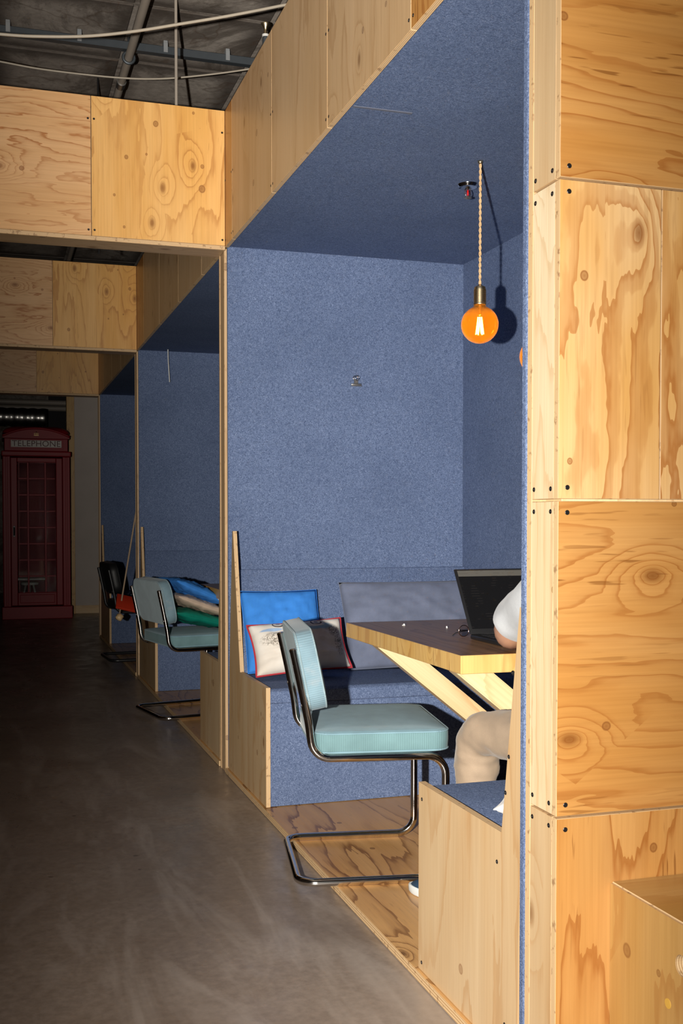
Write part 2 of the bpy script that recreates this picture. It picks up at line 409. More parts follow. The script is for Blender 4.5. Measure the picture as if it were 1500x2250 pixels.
# screw heads: one shared mesh, lying with its axis along local Z
bm = bmesh.new(); lathe_bm(bm, [(0, 0.0), (0.0012, 0.0001), (0.0016, 0.0010), (0.0040, 0.0012), (0.0049, 0.0004), (0.0049, -0.0025), (0, -0.0025)], 12)
SCREW = mesh_from(bm, 'screw', M['screw'], True, 40)
def screw(parent, p, nrm):
    """p in world metres on the face whose outward normal is nrm ('-X','-Y')"""
    rot = {'-X': (0, -PI / 2, 0), '-Y': (PI / 2, 0, 0)}[nrm]
    return link('screw', SCREW, parent, Vector(p) - wloc(parent), rot)

# ------------------------------------------------------------------ dimensions (metres)
XF = 1.03          # corridor face of the booths
XB = 2.22          # felt back wall
ZC = 2.43          # booth ceiling
ZT = 3.045         # top of fascia and beams
T = 0.018          # plywood
PLAT = 0.028       # platform height
Y0 = 1.87          # near end wall face
# (near face of felt, ...) partitions: near ply face, far ply face
PARTS = [(1.87, 2.02), (4.99, 5.13), (8.20, 8.33), (11.20, 11.33)]

# ------------------------------------------------------------------ large structure
o = wbox('floor', -3.2, 4.0, -3.0, 19.0, -0.10, 0.0, M['concrete_floor'], bev=0)
tag(o, 'worn grey brown polished concrete floor of the corridor', 'floor', kind='structure')
o = wbox('ceiling', -3.2, 4.0, -3.0, 19.0, 3.712, 3.86, M['concrete'], bev=0); ceil = o
tag(o, 'dark stained cast concrete ceiling slab high above the corridor', 'ceiling', kind='structure')
bm = bmesh.new(); box_bm(bm, 0.655, 0.655, 0.012, (0, 0, 0), 0.004)
cp_me = mesh_from(bm, 'concrete_panel', M['concrete_panel'])
for i in range(4):
    for j in range(13):
        link('concrete_panel', cp_me, ceil, Vector((0.36 + (i - 1) * 0.68, 5.15 + (j - 1) * 0.68, 3.707)) - wloc(ceil))
o = wbox('wall_left', -3.2, -3.05, -3.0, 19.0, 0.0, 3.71, M['concrete']); tag(o, 'bare concrete wall on the far left side of the corridor', 'wall', kind='structure')

WALLP = plain('grey_plaster', (0.60, 0.53, 0.48), 0.85, 0, 0.2, nscale=4.0)
o = wbox('wall_far', 1.00, 4.0, 14.2, 14.35, 0.0, 3.71, WALLP); tag(o, 'plain off-white plaster wall at the end of the corridor beside telephone box', 'wall', kind='structure')
o = wbox('baseboard_far', 1.00, 4.0, 14.182, 14.199, 0.0, 0.10, wood('timber', 'X')); tag(o, 'low pine baseboard at the foot of the off-white end wall', 'baseboard', kind='structure')
o = wbox('trim_1', 0.905, 0.998, 14.16, 14.30, 0.0, 3.70, wood('edgew', 'Z')); tag(o, 'upright pine timber at the edge of the off-white end wall', 'trim', kind='structure')
o = wbox('wall_end', -3.0, 0.9, 18.6, 18.8, 0.0, 3.71, M['concrete']); tag(o, 'dark concrete wall far behind the telephone box', 'wall', kind='structure')

# --- near end wall of the booth block: rows of plywood with alternating grain
ROWS = [(PLAT - 0.02, 0.604), (0.608, 1.2165), (1.2205, 1.826), (1.830, 2.4285), (2.4325, ZT)]
wn = wbox('wall_near', XF + T, 3.4, Y0 + T, Y0 + 0.108, 0.0, ZT, wood('timber', 'Z')); tag(wn, 'tall golden plywood end wall of the booth block with black screws', 'wall', kind='structure')
for i, (za, zb) in enumerate(ROWS):
    gr = 'Z' if i % 2 == 0 else 'X'
    st = 'pine' if gr == 'X' else ('pale' if i == 2 else 'pine')
    spans = [(XF, 1.2535), (1.2545, 2.25), (2.252, 3.4)] if i == 2 else [(XF, 2.25), (2.252, 3.4)]
    for k, (xa, xb) in enumerate(spans):
        p = wbox('panel', xa, xb, Y0, Y0 + T - 0.0003, za, zb, (wood(st, gr), ply_edge('Y')), wn, thin='Y')
        p['seed'] = [2.2, 5.3, 1.15, 3.4, 0.6][i] + (0.0 if i == 2 and k < 2 else k * 2.1)
        if k == 0:
            for z in (za + 0.022, zb - 0.022):
                if z < 2.5: screw(p, (XF + 0.020, Y0, z), '-Y')
    # corridor-side strips
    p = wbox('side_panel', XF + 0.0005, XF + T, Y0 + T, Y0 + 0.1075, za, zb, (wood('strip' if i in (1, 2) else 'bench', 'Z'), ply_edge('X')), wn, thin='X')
    for z in (za + 0.020, zb - 0.020):
        for y in (Y0 + T + 0.012, Y0 + 0.098):
            if 0.1 < z < 2.45: screw(p, (XF + 0.0005, y, z), '-X')
p = wbox('back_sheet', XF, 3.4, Y0 + 0.108, Y0 + 0.128, 0.0, ZT, (wood('birch', 'Z'), ply_edge('Y', 0.02)), wn, thin='Y')
p = wbox('felt_lining', XF - 0.002, XB, Y0 + 0.1285, Y0 + 0.150, PLAT, ZC, FELT, wn, bev=0.004, seg=2)
p['seed'] = 1.0

# --- partitions between the booths
for k, (ya, yb) in enumerate(PARTS[1:], 1):
    nm = ['', 'nearest', 'second', 'farthest'][k]
    wp = wbox('wall_partition', XF + T, XB + 0.02, ya + 0.037, yb - T, 0.0, ZT, wood('timber', 'Z'))
    tag(wp, ['', 'thin partition wall lined with blue felt behind the nearest bench', 'thin felt-lined partition wall behind the bench of the second booth',
             'thin felt-lined partition wall at the far end of the booth row'][k], 'wall', kind='structure')
    p = wbox('felt_lining', XF + 0.012, XB + 0.012, ya, ya + 0.0185, PLAT, ZC + 0.012, FELT, wp, bev=0.002, seg=2)
    p = wbox('front_sheet', XF, XB + 0.02, ya + 0.019, ya + 0.037, 0.0, ZC - 0.001, (wood('birch', 'Z'), ply_edge('Y')), wp, thin='Y')
    p = wbox('side_panel', XF + 0.003, XF + T, ya + 0.0372, yb - T - 0.0002, 0.0, ZC - 0.001, (wood('birch', 'Z'), ply_edge('X')), wp, thin='X')
    p = wbox('back_sheet', XF, XB + 0.02, yb - T, yb, 0.0, ZC - 0.001, (wood('birch', 'Z'), ply_edge('Y')), wp, thin='Y')
    if k < 3: p = wbox('felt_lining', XF + 0.012, XB + 0.012, yb + 0.0005, yb + 0.015, PLAT, ZC + 0.012, FELT, wp, bev=0.002, seg=2)

# --- booth shells
names = ['nearest', 'second', 'third']
for k in range(3):
    ya = PARTS[k][1] + (0.0 if k == 0 else 0.0155); yb = PARTS[k + 1][0] - 0.0005
    o = wbox('wall_back', XB, XB + 0.02, ya, yb, PLAT, ZC + 0.02, FELT); tag(o, ['blue felt back wall of the nearest booth behind the table', 'blue felt back wall of the second booth', 'blue felt back wall of the dimly lit third booth'][k], 'wall', kind='structure')
    o = wbox('ceiling_felt', XF + T + 0.001, XB, ya, yb, ZC + 0.004, ZC + 0.022, FELT, bev=0.002); tag(o, ['blue felt ceiling of the nearest booth with sprinkler and lamp cords', 'blue felt ceiling of the second booth', 'blue felt ceiling of the dimly lit third booth'][k], 'ceiling', kind='structure')
    if k == 0: wbox('seam_tape', 1.055, 1.245, 3.184, 3.196, ZC + 0.0015, ZC + 0.0038, plain('grey_tape', (0.11, 0.12, 0.16), 0.6), o, bev=0.0004)
    # platform sheet
    pf = thing('platform', ['varnished plywood floor platform under the chair in the nearest booth', 'varnished plywood floor platform of the second booth', 'varnished plywood floor platform of the dark third booth'][k], 'platform', (XF, ya, 0), kind='structure')
    ym = (ya + yb) / 2
    for (a, b_) in ((ya, yb),):
        wbox('sheet', XF - 0.004, XB, a, b_, 0.001, PLAT - 0.0005, (wood('floor', 'Y'), ply_edge('Z', 0.027)), pf, thin='Z', bev=0.0015)
    # fascia above the opening
    fa = thing('trim_fascia', ['long plywood fascia above the opening of the nearest booth', 'plywood fascia above the second booth', 'plywood fascia above the third booth'][k], 'fascia', (XF, ya, ZC), kind='structure')
    joints = [[Y0 + 0.15, 2.646, 3.378, 4.105, 4.83, 4.9895], [5.131, 5.576, 6.302, 7.049, 7.802, 8.1995], [8.331, 9.25, 9.968, 10.70, 11.1995]][k]
    for i, (a, b_) in enumerate(zip(joints, joints[1:])):
        last = i == len(joints) - 2
        p = wbox('panel', XF, XF + T, a + 0.0012, b_ - 0.0012, ZC, ZT, (wood('pine' if last or (k == 0 and i == 0) else 'birch', 'Z'), ply_edge('X')), fa, thin='X')
        if k == 0:
            for y in (a + 0.015, b_ - 0.015):
                for z in (ZC + 0.03, ZC + 0.30):
                    screw(p, (XF, y, z), '-X')
    wbox('cap_board', XF + T, XF + 0.35, joints[0], joints[-1], ZT - 0.02, ZT - 0.002, wood('birch', 'Y'), fa)

# --- beams across the corridor
for k, (ya, yb) in enumerate(PARTS[1:], 1):
    bmth = thing('cross_beam', ['', 'deep plywood box beam across the corridor nearest the camera', 'second plywood box beam spanning the corridor, between the other two', 'third and farthest plywood box beam, above the telephone box'][k], 'beam', (XF, ya, ZC))
    xs = [XF - 0.0005, 0.4315, -0.168, -0.768, -1.368, -1.968, -2.568, -3.04]
    for i, (xb, xa) in enumerate(zip(xs, xs[1:])):
        gr = 'Z' if i % 2 == 0 else 'X'
        p = wbox('panel', xa + 0.001, xb - 0.001, ya - 0.012, ya + 0.006, ZC + 0.004, ZT, (wood('beam' if gr == 'Z' else 'beamh', gr), ply_edge('Y')), bmth, thin='Y')
        if i == 0: p['seed'] = [0, 6.2, 3.3, 7.7][k]
        if k == 1:
            for z in (ZC + 0.03, ZT - 0.10):
                screw(p, (xb - 0.013, ya - 0.012, z), '-Y'); screw(p, (xa + 0.013, ya - 0.012, z), '-Y')
        p2 = wbox('panel', xa + 0.001, xb - 0.001, yb - T, yb, ZC + 0.004, ZT, (wood('birch', gr), ply_edge('Y')), bmth, thin='Y')
    wbox('underside_board', -3.04, XF - 0.0005, ya - 0.012, yb, ZC - 0.015, ZC + 0.0035, (wood('birch', 'X'), ply_edge('Z')), bmth, thin='Z')
    wbox('core', -3.04, XF - 0.001, ya + 0.0065, yb - T - 0.0005, ZC + 0.004, ZT - 0.03, wood('timber', 'X'), bmth)

# ------------------------------------------------------------------ benches
def bench(name_label, yfront, yback, facing, x0, x1, seat_z=0.505, strip=True, zt=1.13, felt=None):
    FELT = felt or globals()['FELT']
    """facing = -1: sitter looks toward the camera; +1: away from it"""
    s = facing
    th = thing('bench', name_label, 'bench', (XF, (yfront + yback) / 2, PLAT), group='felt benches of the booths')
    zp = PLAT + 0.001
    # upright end panel with its narrow tapering backrest horn
    d = abs(yback - yfront)
    nb = yfront - s * (0.478 if d < 0.8 else d - 0.27)          # where seat meets backrest
    if strip: horn = [(yback + s * 0.115, zt), (yback + s * 0.130, zt), (nb, seat_z + 0.005)]
    else: horn = [(yback + s * 0.012, zt), (yback + s * 0.018, zt), (nb, seat_z + 0.005)]
    poly = [(yback + s * 0.022, zp), (yback + s * (0.045 if strip else 0.011), seat_z)] + horn + [(yfront, seat_z + 0.005), (yfront, zp)]
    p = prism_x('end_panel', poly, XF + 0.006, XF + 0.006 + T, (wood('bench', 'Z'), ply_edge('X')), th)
    xa, xb = XF + 0.006 + T + 0.0005, x1
    poly = [(yfront - s * 0.004, zp), (yfront - s * 0.004, seat_z - 0.06), (yback + s * 0.021, seat_z - 0.06), (yback + s * 0.021, zp)]
    prism_x('base', poly, xa, xb, FELT, th, 0.003)
    poly = [(yfront - s * 0.001, seat_z - 0.0595), (yfront - s * 0.001, seat_z - 0.012), (yfront - s * 0.02, seat_z - 0.002), (yback + s * 0.021, seat_z - 0.002), (yback + s * 0.021, seat_z - 0.0595)]
    prism_x('seat', poly, xa, xb, FELT, th, 0.004)
    poly = [(nb - s * 0.004, seat_z - 0.0015), (yback + s * 0.030, 0.950), (yback + s * 0.021, 0.952), (yback + s * 0.021, seat_z - 0.0015)]
    prism_x('backrest', poly, xa, xb, FELT, th, 0.003)
    return th, p
b1, p1 = bench('blue felt bench with blue, printed and grey cushions, facing the camera', 4.24, 4.99, -1, XF, XB - 0.001)
b2, p2 = bench('blue felt bench under the seated person, its pale plywood end panel nearest the camera', 2.597, 2.02, 1, XF, XB - 0.001, strip=False, zt=1.0)
for y, z in ((2.575, 0.47), (2.575, 0.05), (2.07, 0.86), (2.085, 0.68), (2.10, 0.60), (2.14, 0.44), (2.10, 0.10)): screw(p2, (XF + 0.006, y, z), '-X')
p2['seed'] = 4.4
b3, _ = bench('blue felt bench of the second booth, facing the camera behind the cushion-laden chair', 7.36, 8.20, -1, XF, XB - 0.001, seat_z=0.49)
b4, _ = bench('blue felt bench of the second booth whose plywood end panel touches the nearest partition', 5.69, 5.146, 1, XF, XB - 0.001, seat_z=0.49, strip=False, zt=1.0)
b5, _ = bench('dark felt bench of the third booth, facing the camera', 10.35, 11.20, -1, XF, XB - 0.001, seat_z=0.49)
wbox('pine_strip', 1.62, 2.15, 7.345, 7.358, PLAT + 0.001, PLAT + 0.014, wood('timber', 'X'), b3)

# ------------------------------------------------------------------ tables cantilevered from the back wall on two timber braces
def table(label, x0, y0, y1, zt, brace_ys):
    th = thing('wall_table', label, 'table', (x0, (y0 + y1) / 2, PLAT), group='booth tables')
    bm = bmesh.new(); box_bm(bm, XB - 0.001 - x0, y1 - y0, 0.056, (0, 0, 0), 0.0015)
    me = mesh_from(bm, 'tabletop', [wood('table', 'Y'), wood('edgew', 'Z')])
    for p in me.polygons: p.material_index = 0 if abs(p.normal.z) > 0.8 else 1
    link('tabletop', me, th, Vector(((x0 + XB - 0.001) / 2, (y0 + y1) / 2, zt - 0.028)) - wloc(th))
    for yb in brace_ys:
        # timber runs down from under the front edge to the back wall
        a = Vector((x0 + 0.004, yb, zt - 0.057)); ang = math.radians(39.0)
        L = (XB - 0.02 - a.x) / math.cos(ang)
        bm = bmesh.new()
        hw = 0.034; hh = 0.037
        x_end = XB - 0.002 - a.x
        def zl(x): return -x * math.tan(ang)
        t = 2 * hh / math.cos(ang)
        top0 = 0.0
        prof = [(0.0, 0.0), (t / math.tan(ang), 0.0), (x_end, zl(x_end) + t), (x_end, zl(x_end))]
        A = [bm.verts.new((x, -hw, z)) for x, z in prof]; B = [bm.verts.new((x, hw, z)) for x, z in prof]
        bm.faces.new(A); bm.faces.new(B[::-1])
        for i in range(4): bm.faces.new((A[i], A[(i + 1) % 4], B[(i + 1) % 4], B[i]))
        bmesh.ops.bevel(bm, geom=bm.edges[:], offset=0.004, segments=2, affect='EDGES')
        # turn mesh so that its local X runs along the timber (grain)
        me = mesh_from(bm, 'brace', wood('timber', 'X'))
        r = Matrix.Rotation(-ang, 4, 'Y')
        me.transform(r)
        o_ = link('brace', me, th, a - wloc(th), (0, ang, 0))
    return th
tb1 = table('thick plywood table with the laptop on it, carried by diagonal timber braces', 1.33, 2.998, 4.11, 0.775, (3.785, 3.075))
tb2 = table('thick plywood table in the second booth beyond the cushion-laden chair', 1.257, 5.80, 6.89, 0.775, (6.40, 5.95))

# ------------------------------------------------------------------ soft goods
def pillow_bm(w, h, t, n=26, pinch=0.05, wr=0.006, seed=0.0, sag=0.0, sx=1.0):
    """a stuffed cover lying in local XY (w by h), thickness along Z"""
    bm = bmesh.new(); sheets = []
    def pos(i, j, s):
        u = -1 + 2 * i / n; v = -1 + 2 * j / n
        pu = 1 - pinch * (1 - v * v) * 0 - pinch * (1 - abs(v)) * 1.0
        pv = 1 - pinch * (1 - abs(u)) * 1.0
        x = u * w / 2 * (1 - pinch * (v * v - 1) * -1); y = v * h / 2 * (1 - pinch * (u * u - 1) * -1)
        prof = ((1 - abs(u) ** 2.6) * (1 - abs(v) ** 2.6)) ** 0.5 if abs(u) < 1 and abs(v) < 1 else 0.0
        q = mnoise.fractal(Vector((u * 2.2 + seed, v * 2.2, s * 1.7 + seed)), 1.0, 2.0, 3)
        q2 = mnoise.noise(Vector((u * 7 + seed, v * 7, s * 3.1)))
        edge = min(1 - abs(u), 1 - abs(v))
        pk = mnoise.noise(Vector((u * 12 + seed, v * 12, seed))) * max(0, 0.35 - edge) * 0.6
        z = s * t / 2 * prof * (1 + 0.22 * q) + s * prof * (wr * q2 + wr * 1.2 * pk) + sag * (u * u)
        return Vector((x, y, z))
    for s in (1, -1):
        g = [[bm.verts.new(pos(i, j, s)) for j in range(n + 1)] for i in range(n + 1)]
        for i in range(n):
            for j in range(n):
                f = (g[i][j], g[i + 1][j], g[i + 1][j + 1], g[i][j + 1])
                bm.faces.new(f if s > 0 else f[::-1])
        sheets.append(g)
    rim = [sheets[0][i][0].co.copy() for i in range(n)] + [sheets[0][n][j].co.copy() for j in range(n)] + [sheets[0][n - i][n].co.copy() for i in range(n)] + [sheets[0][0][n - j].co.copy() for j in range(n)]
    bmesh.ops.remove_doubles(bm, verts=bm.verts[:], dist=0.0004)
    return bm, rim
def cushion(label, w, h, t, mat, loc, rot, piping=None, pr=0.004, **kw):
    bm, rim = pillow_bm(w, h, t, **kw)
    th = thing('cushion', label, 'cushion', loc); th.rotation_euler = rot
    c = link('cover', mesh_from(bm, 'cover', mat, True), th)
    bm = bmesh.new(); tube_bm(bm, rim, pr if piping else 0.0016, 8, True)
    link('piping', mesh_from(bm, 'piping', piping or mat, True), th)
    return th

BLUEC = fabric('royal_blue_cotton', (0.045, 0.235, 0.70), 500, sheen=0.0)
GREYC = fabric('blue_grey_linen', (0.145, 0.168, 0.245), 420, sheen=0.2)
BEIGEC = fabric('beige_satin', (0.62, 0.47, 0.36), 500, sheen=0.0)
GREENC = fabric('green_satin', (0.004, 0.20, 0.14), 500, sheen=0.0, rough=0.45)
REDP = fabric('red_piping', (0.42, 0.03, 0.045), 500)
WHITEC = fabric('white_cotton', (0.72, 0.71, 0.70), 500)

# printed cushion cover: pale ground, sketchy grey foliage, a blue band and dark arcs
m, nt, b = new_mat('printed_cotton'); PRINT = m
tc = nd(nt, 'ShaderNodeTexCoord'); co = tc.outputs['Object']
sx = nd(nt, 'ShaderNodeSeparateXYZ'); lk(nt, co, sx.inputs[0]); ux, uy = sx.outputs[0], sx.outputs[1]
def ellipse(cx, cy, rx, ry, soft=0.25):
    a = math_n(nt, 'DIVIDE', math_n(nt, 'SUBTRACT', ux, cx), rx); c_ = math_n(nt, 'DIVIDE', math_n(nt, 'SUBTRACT', uy, cy), ry)
    r2 = math_n(nt, 'ADD', math_n(nt, 'MULTIPLY', a, a), math_n(nt, 'MULTIPLY', c_, c_))
    return ramp(nt, r2, [(max(0.0, 1 - soft), 1.0), (1.0, 0.0)])
sk = noise(nt, co, 95.0, 4.0, 0.75, 1.5)
skm = ramp(nt, sk, [(0.47, 0.0), (0.56, 0.85)])
c = ramp(nt, noise(nt, co, 7.0, 3.0), [(0.3, (0.60, 0.54, 0.47)), (0.65, (0.74, 0.71, 0.66))])
for e in (ellipse(-0.110, 0.022, 0.075, 0.034, 0.6), ellipse(0.155, 0.045, 0.030, 0.036, 0.6), ellipse(0.165, -0.02, 0.020, 0.06, 0.6)):
    c = mix(nt, math_n(nt, 'MULTIPLY', e, skm), c, (0.10, 0.085, 0.065))
c = mix(nt, math_n(nt, 'MULTIPLY', ellipse(0.075, 0.070, 0.085, 0.022, 0.5), 0.9), c, (0.22, 0.42, 0.56))
c = mix(nt, math_n(nt, 'MULTIPLY', ellipse(0.062, 0.077, 0.062, 0.013, 0.5), 0.9), c, (0.72, 0.66, 0.58))
c = mix(nt, math_n(nt, 'MULTIPLY', ellipse(-0.120, 0.068, 0.055, 0.009, 0.4), 0.9), c, (0.26, 0.40, 0.62))
for (ex, ey) in ((0.085, 0.092), (-0.085, 0.095)):
    c = mix(nt, math_n(nt, 'SUBTRACT', ellipse(ex, ey, 0.028, 0.015, 0.12), ellipse(ex, ey + 0.003, 0.022, 0.011, 0.12), clamp=True), c, (0.07, 0.06, 0.07))
    c = mix(nt, ellipse(ex, ey + 0.003, 0.011, 0.006, 0.3), c, (0.30, 0.33, 0.42))
lk(nt, c, b.inputs['Base Color']); b.inputs['Roughness'].default_value = 0.85; b.inputs['Specular IOR Level'].default_value = 0.2
bump(nt, noise(nt, co, 500.0, 2.0), 0.2, 0.001, b)

# cushions on the far bench (upright: pillow Y becomes up)
cushion('royal blue cushion standing on the bench behind the printed one', 0.36, 0.385, 0.10, BLUEC, (1.238, 4.745, 0.685), (math.radians(66), 0, math.radians(1)), seed=1.3, pinch=0.03, wr=0.013)
cushion('white printed cushion with red piping leaning on the royal blue one', 0.425, 0.240, 0.125, PRINT, (1.255, 4.53, 0.636), (math.radians(58), math.radians(-3), math.radians(1)), piping=REDP, pr=0.0045, seed=4.1, pinch=0.06, wr=0.010)
gc = cushion('long blue grey linen cushion standing behind the table', 0.68, 0.42, 0.12, GREYC, (1.865, 4.742, 0.700), (math.radians(66), 0, 0), seed=8.2, pinch=0.02, wr=0.010, n=34)
cushion('small white cushion tucked against the near bench backrest', 0.20, 0.15, 0.055, WHITEC, (1.185, 2.207, 0.535), (0, 0, math.radians(-37)), seed=6.0, pinch=0.05)

# ------------------------------------------------------------------ cantilever chairs
CORD_SEAT = fabric('pale_teal_corduroy_top', (0.215, 0.355, 0.42), 700, rib=1500.0, rib_axis=1, sheen=0.15)
CORD_BAND = fabric('pale_teal_corduroy_band', (0.165, 0.285, 0.305), 700, rib=900.0, rib_axis=0, sheen=0.15)
CORD_BACK = fabric('pale_teal_corduroy_back', (0.30, 0.41, 0.45), 700, rib=1500.0, rib_axis=1, sheen=0.15)
CORD_BBAND = fabric('pale_teal_corduroy_back_band', (0.22, 0.335, 0.40), 700, rib=900.0, rib_axis=0, sheen=0.15, wear=(0.33, 0.36, 0.38))
def rounded_rect(hx, hy, r, n=7):
    out = []
    for (cx, cy, a0) in ((hx - r, hy - r, 0), (-hx + r, hy - r, PI / 2), (-hx + r, -hy + r, PI), (hx - r, -hy + r, 1.5 * PI)):
        for k in range(n + 1):
            a = a0 + k / n * PI / 2; out.append((cx + r * math.cos(a), cy + r * math.sin(a)))
    return out
def pad(name, hx, hy, r, z0, z1, crown, parent, mats, curve=0.0, loc=(0, 0, 0), rot=(0, 0, 0), pipe_r=0.0028):
    """upholstered pad in local XY with band sides; mats=(top, band); curve bends it along Y"""
    bm = bmesh.new(); O = rounded_rect(hx, hy, r)
    def bend(x, y, z): return Vector((x, y, z + curve * (y / hy) ** 2))
    edge = 0.010
    layers = [(1 - 0.020, z0), (1.0, z0 + edge), (1.004, (z0 + z1) / 2), (1.0, z1 - edge * 0.4), (0.985, z1 + 0.001), (0.93, z1 + crown * 0.35), (0.75, z1 + crown * 0.75), (0.45, z1 + crown * 0.97), (0.15, z1 + crown)]
    rings = []
    for s, z in layers: rings.append([bm.verts.new(bend(x * s if s < 1 else x + (s - 1) * x, y * s, z)) for x, y in O])
    N = len(O)
    for li, (A, B) in enumerate(zip(rings, rings[1:])):
        for k in range(N):
            f = bm.faces.new((A[k], A[(k + 1) % N], B[(k + 1) % N], B[k])); f.material_index = 1 if li < 4 else 0
    f = bm.faces.new(rings[-1]); f = bm.faces.new(rings[0][::-1])
    o = link(name, mesh_from(bm, name, list(mats), True, 60), parent, loc, rot)
    for zz in (z1 - 0.001, z0 + 0.005):
        bm = bmesh.new(); tube_bm(bm, [bend(x * 0.998, y * 0.998, zz) for x, y in O], pipe_r, 6, True)
        link('piping', mesh_from(bm, 'piping', mats[0], True), o)
    return o
def make_chair(label, loc, rotz, mats, group='cantilever chairs', metal=None):
    th = thing('cantilever_chair', label, 'chair', loc, rotz, group)
    metal = metal or M['chrome']
    hw = 0.2525; zb = 0.0128
    side = lambda s: [(-0.022, s * hw, 0.745), (0.003, s * hw, 0.630), (0.026, s * hw, 0.515), (0.040, s * hw, 0.405), (0.463, s * hw, 0.405), (0.463, s * hw, zb), (-0.006, s * hw, zb)]
    # one continuous bent tube: left top -> seat rail -> front leg -> base -> round the back -> right side
    L = side(1); Rr = side(-1)
    pts = L + Rr[::-1]
    rad = [0, 0.5, 0.5, 0.065, 0.062, 0.062, 0.06, 0.06, 0.062, 0.062, 0.065, 0.5, 0.5, 0]
    P = fillet(pts, rad, 7)
    bm = bmesh.new(); tube_bm(bm, P, 0.0128, 14)
    fr = link('frame', mesh_from(bm, 'frame', metal, True, 50), th)
    for s in (1, -1):
        bm = bmesh.new(); lathe_bm(bm, [(0, 0.004), (0.010, 0.003), (0.0132, 0), (0.0132, -0.006), (0, -0.006)], 14)
        link('end_cap', mesh_from(bm, 'end_cap', metal, True, 40), fr, (-0.0225, s * hw, 0.748), (0, math.radians(-12), 0))
        for z, x in ((0.70, -0.010), (0.575, 0.015)):
            bm = bmesh.new(); lathe_bm(bm, [(0, 0.0), (0.006, 0.0), (0.0075, -0.003), (0.0075, -0.020), (0, -0.020)], 10)
            link('bolt', mesh_from(bm, 'bolt', M['steel'], True, 40), fr, (x - 0.0135, s * hw, z), (0, -PI / 2 + 0.2, 0))
    for x in (0.10, 0.37):
        bm = bmesh.new(); box_bm(bm, 0.03, 2 * hw - 0.02, 0.006, (0, 0, 0), 0.001)
        link('cross_bar', mesh_from(bm, 'cross_bar', M['steel']), fr, (x, 0, 0.4135))
    pad('seat', 0.218, 0.262, 0.055, 0.0, 0.064, 0.016, th, mats[:2], 0.0, (0.262, 0, 0.4185))
    # backrest: pad XY plane stood upright, its top (crowned) face looks forward
    pad('backrest', 0.128, 0.268, 0.075, 0.0, 0.058, 0.012, th, (mats[2], mats[3]), -0.004, (0.0080, 0, 0.671), (0, PI / 2 - math.radians(11.5), 0))
    return th
CM = (CORD_SEAT, CORD_BAND, CORD_BACK, CORD_BBAND)
a1 = math.radians(-10)
c1 = make_chair('pale teal corduroy chair with chrome cantilever frame at the nearest table, empty', (0.956, 3.529, PLAT + 0.001), a1, CM)
c2 = make_chair('pale teal corduroy chair with three cushions piled on its seat', (0.879, 6.50, PLAT + 0.001), math.radians(10.7), CM)
BLK = (M['blackleather'],) * 4
c3 = make_chair('black chair half hidden behind the hanging red swing board', (0.90, 9.22, PLAT + 0.001), math.radians(4), BLK, metal=M['black'])

# cushions piled on the second chair
cushion('green satin cushion at the bottom of the pile on the chair', 0.36, 0.38, 0.085, GREENC, (1.155, 6.535, 0.597), (0, math.radians(14), math.radians(11)), seed=2.2, pinch=0.03)
cushion('beige satin cushion in the middle of the pile on the chair', 0.36, 0.38, 0.070, BEIGEC, (1.160, 6.535, 0.676), (0, math.radians(20), math.radians(11)), seed=5.5, pinch=0.03, wr=0.010)
cushion('blue cotton cushion on top of the pile on the chair', 0.36, 0.38, 0.080, BLUEC, (1.145, 6.535, 0.756), (0, math.radians(24), math.radians(11)), seed=9.5, pinch=0.03, wr=0.012)

# ------------------------------------------------------------------ pendant lamps
m, nt, b = new_mat('amber_glass'); AMBER = m
b.inputs['Base Color'].default_value = (1.0, 0.58, 0.15, 1); b.inputs['Roughness'].default_value = 0.0
b.inputs['Transmission Weight'].default_value = 1.0; b.inputs['IOR'].default_value = 1.45
# metallised amber coating: glows where the filament lights it from inside
tl = nd(nt, 'ShaderNodeBsdfTranslucent'); tl.inputs[0].default_value = (1.0, 0.45, 0.04, 1)
b.inputs['Emission Color'].default_value = (1.0, 0.40, 0.02, 1); b.inputs['Emission Strength'].default_value = 0.05
tc = nd(nt, 'ShaderNodeTexCoord'); sx = nd(nt, 'ShaderNodeSeparateXYZ'); lk(nt, tc.outputs['Generated'], sx.inputs[0])
ms = nd(nt, 'ShaderNodeMixShader'); lk(nt, ramp(nt, sx.outputs[2], [(0.0, 0.07), (0.70, 0.07), (0.88, 0.0)]), ms.inputs[0])
lk(nt, b.outputs[0], ms.inputs[1]); lk(nt, tl.outputs[0], ms.inputs[2])
lk(nt, ms.outputs[0], nt.nodes['Material Output'].inputs['Surface'])
m, nt, b = new_mat('glowing_filament'); FILA = m
b.inputs['Base Color'].default_value = (1, 0.8, 0.5, 1); b.inputs['Emission Color'].default_value = (1.0, 0.72, 0.36, 1); b.inputs['Emission Strength'].default_value = 130.0
m, nt, b = new_mat('twisted_cotton_cord'); CORDM = m
tc = nd(nt, 'ShaderNodeTexCoord'); sx = nd(nt, 'ShaderNodeSeparateXYZ'); lk(nt, tc.outputs['Object'], sx.inputs[0])
lk(nt, ramp(nt, noise(nt, tc.outputs['Object'], 300.0), [(0.3, (0.42, 0.25, 0.11)), (0.7, (0.74, 0.50, 0.27))]), b.inputs['Base Color']); b.inputs['Roughness'].default_value = 0.8
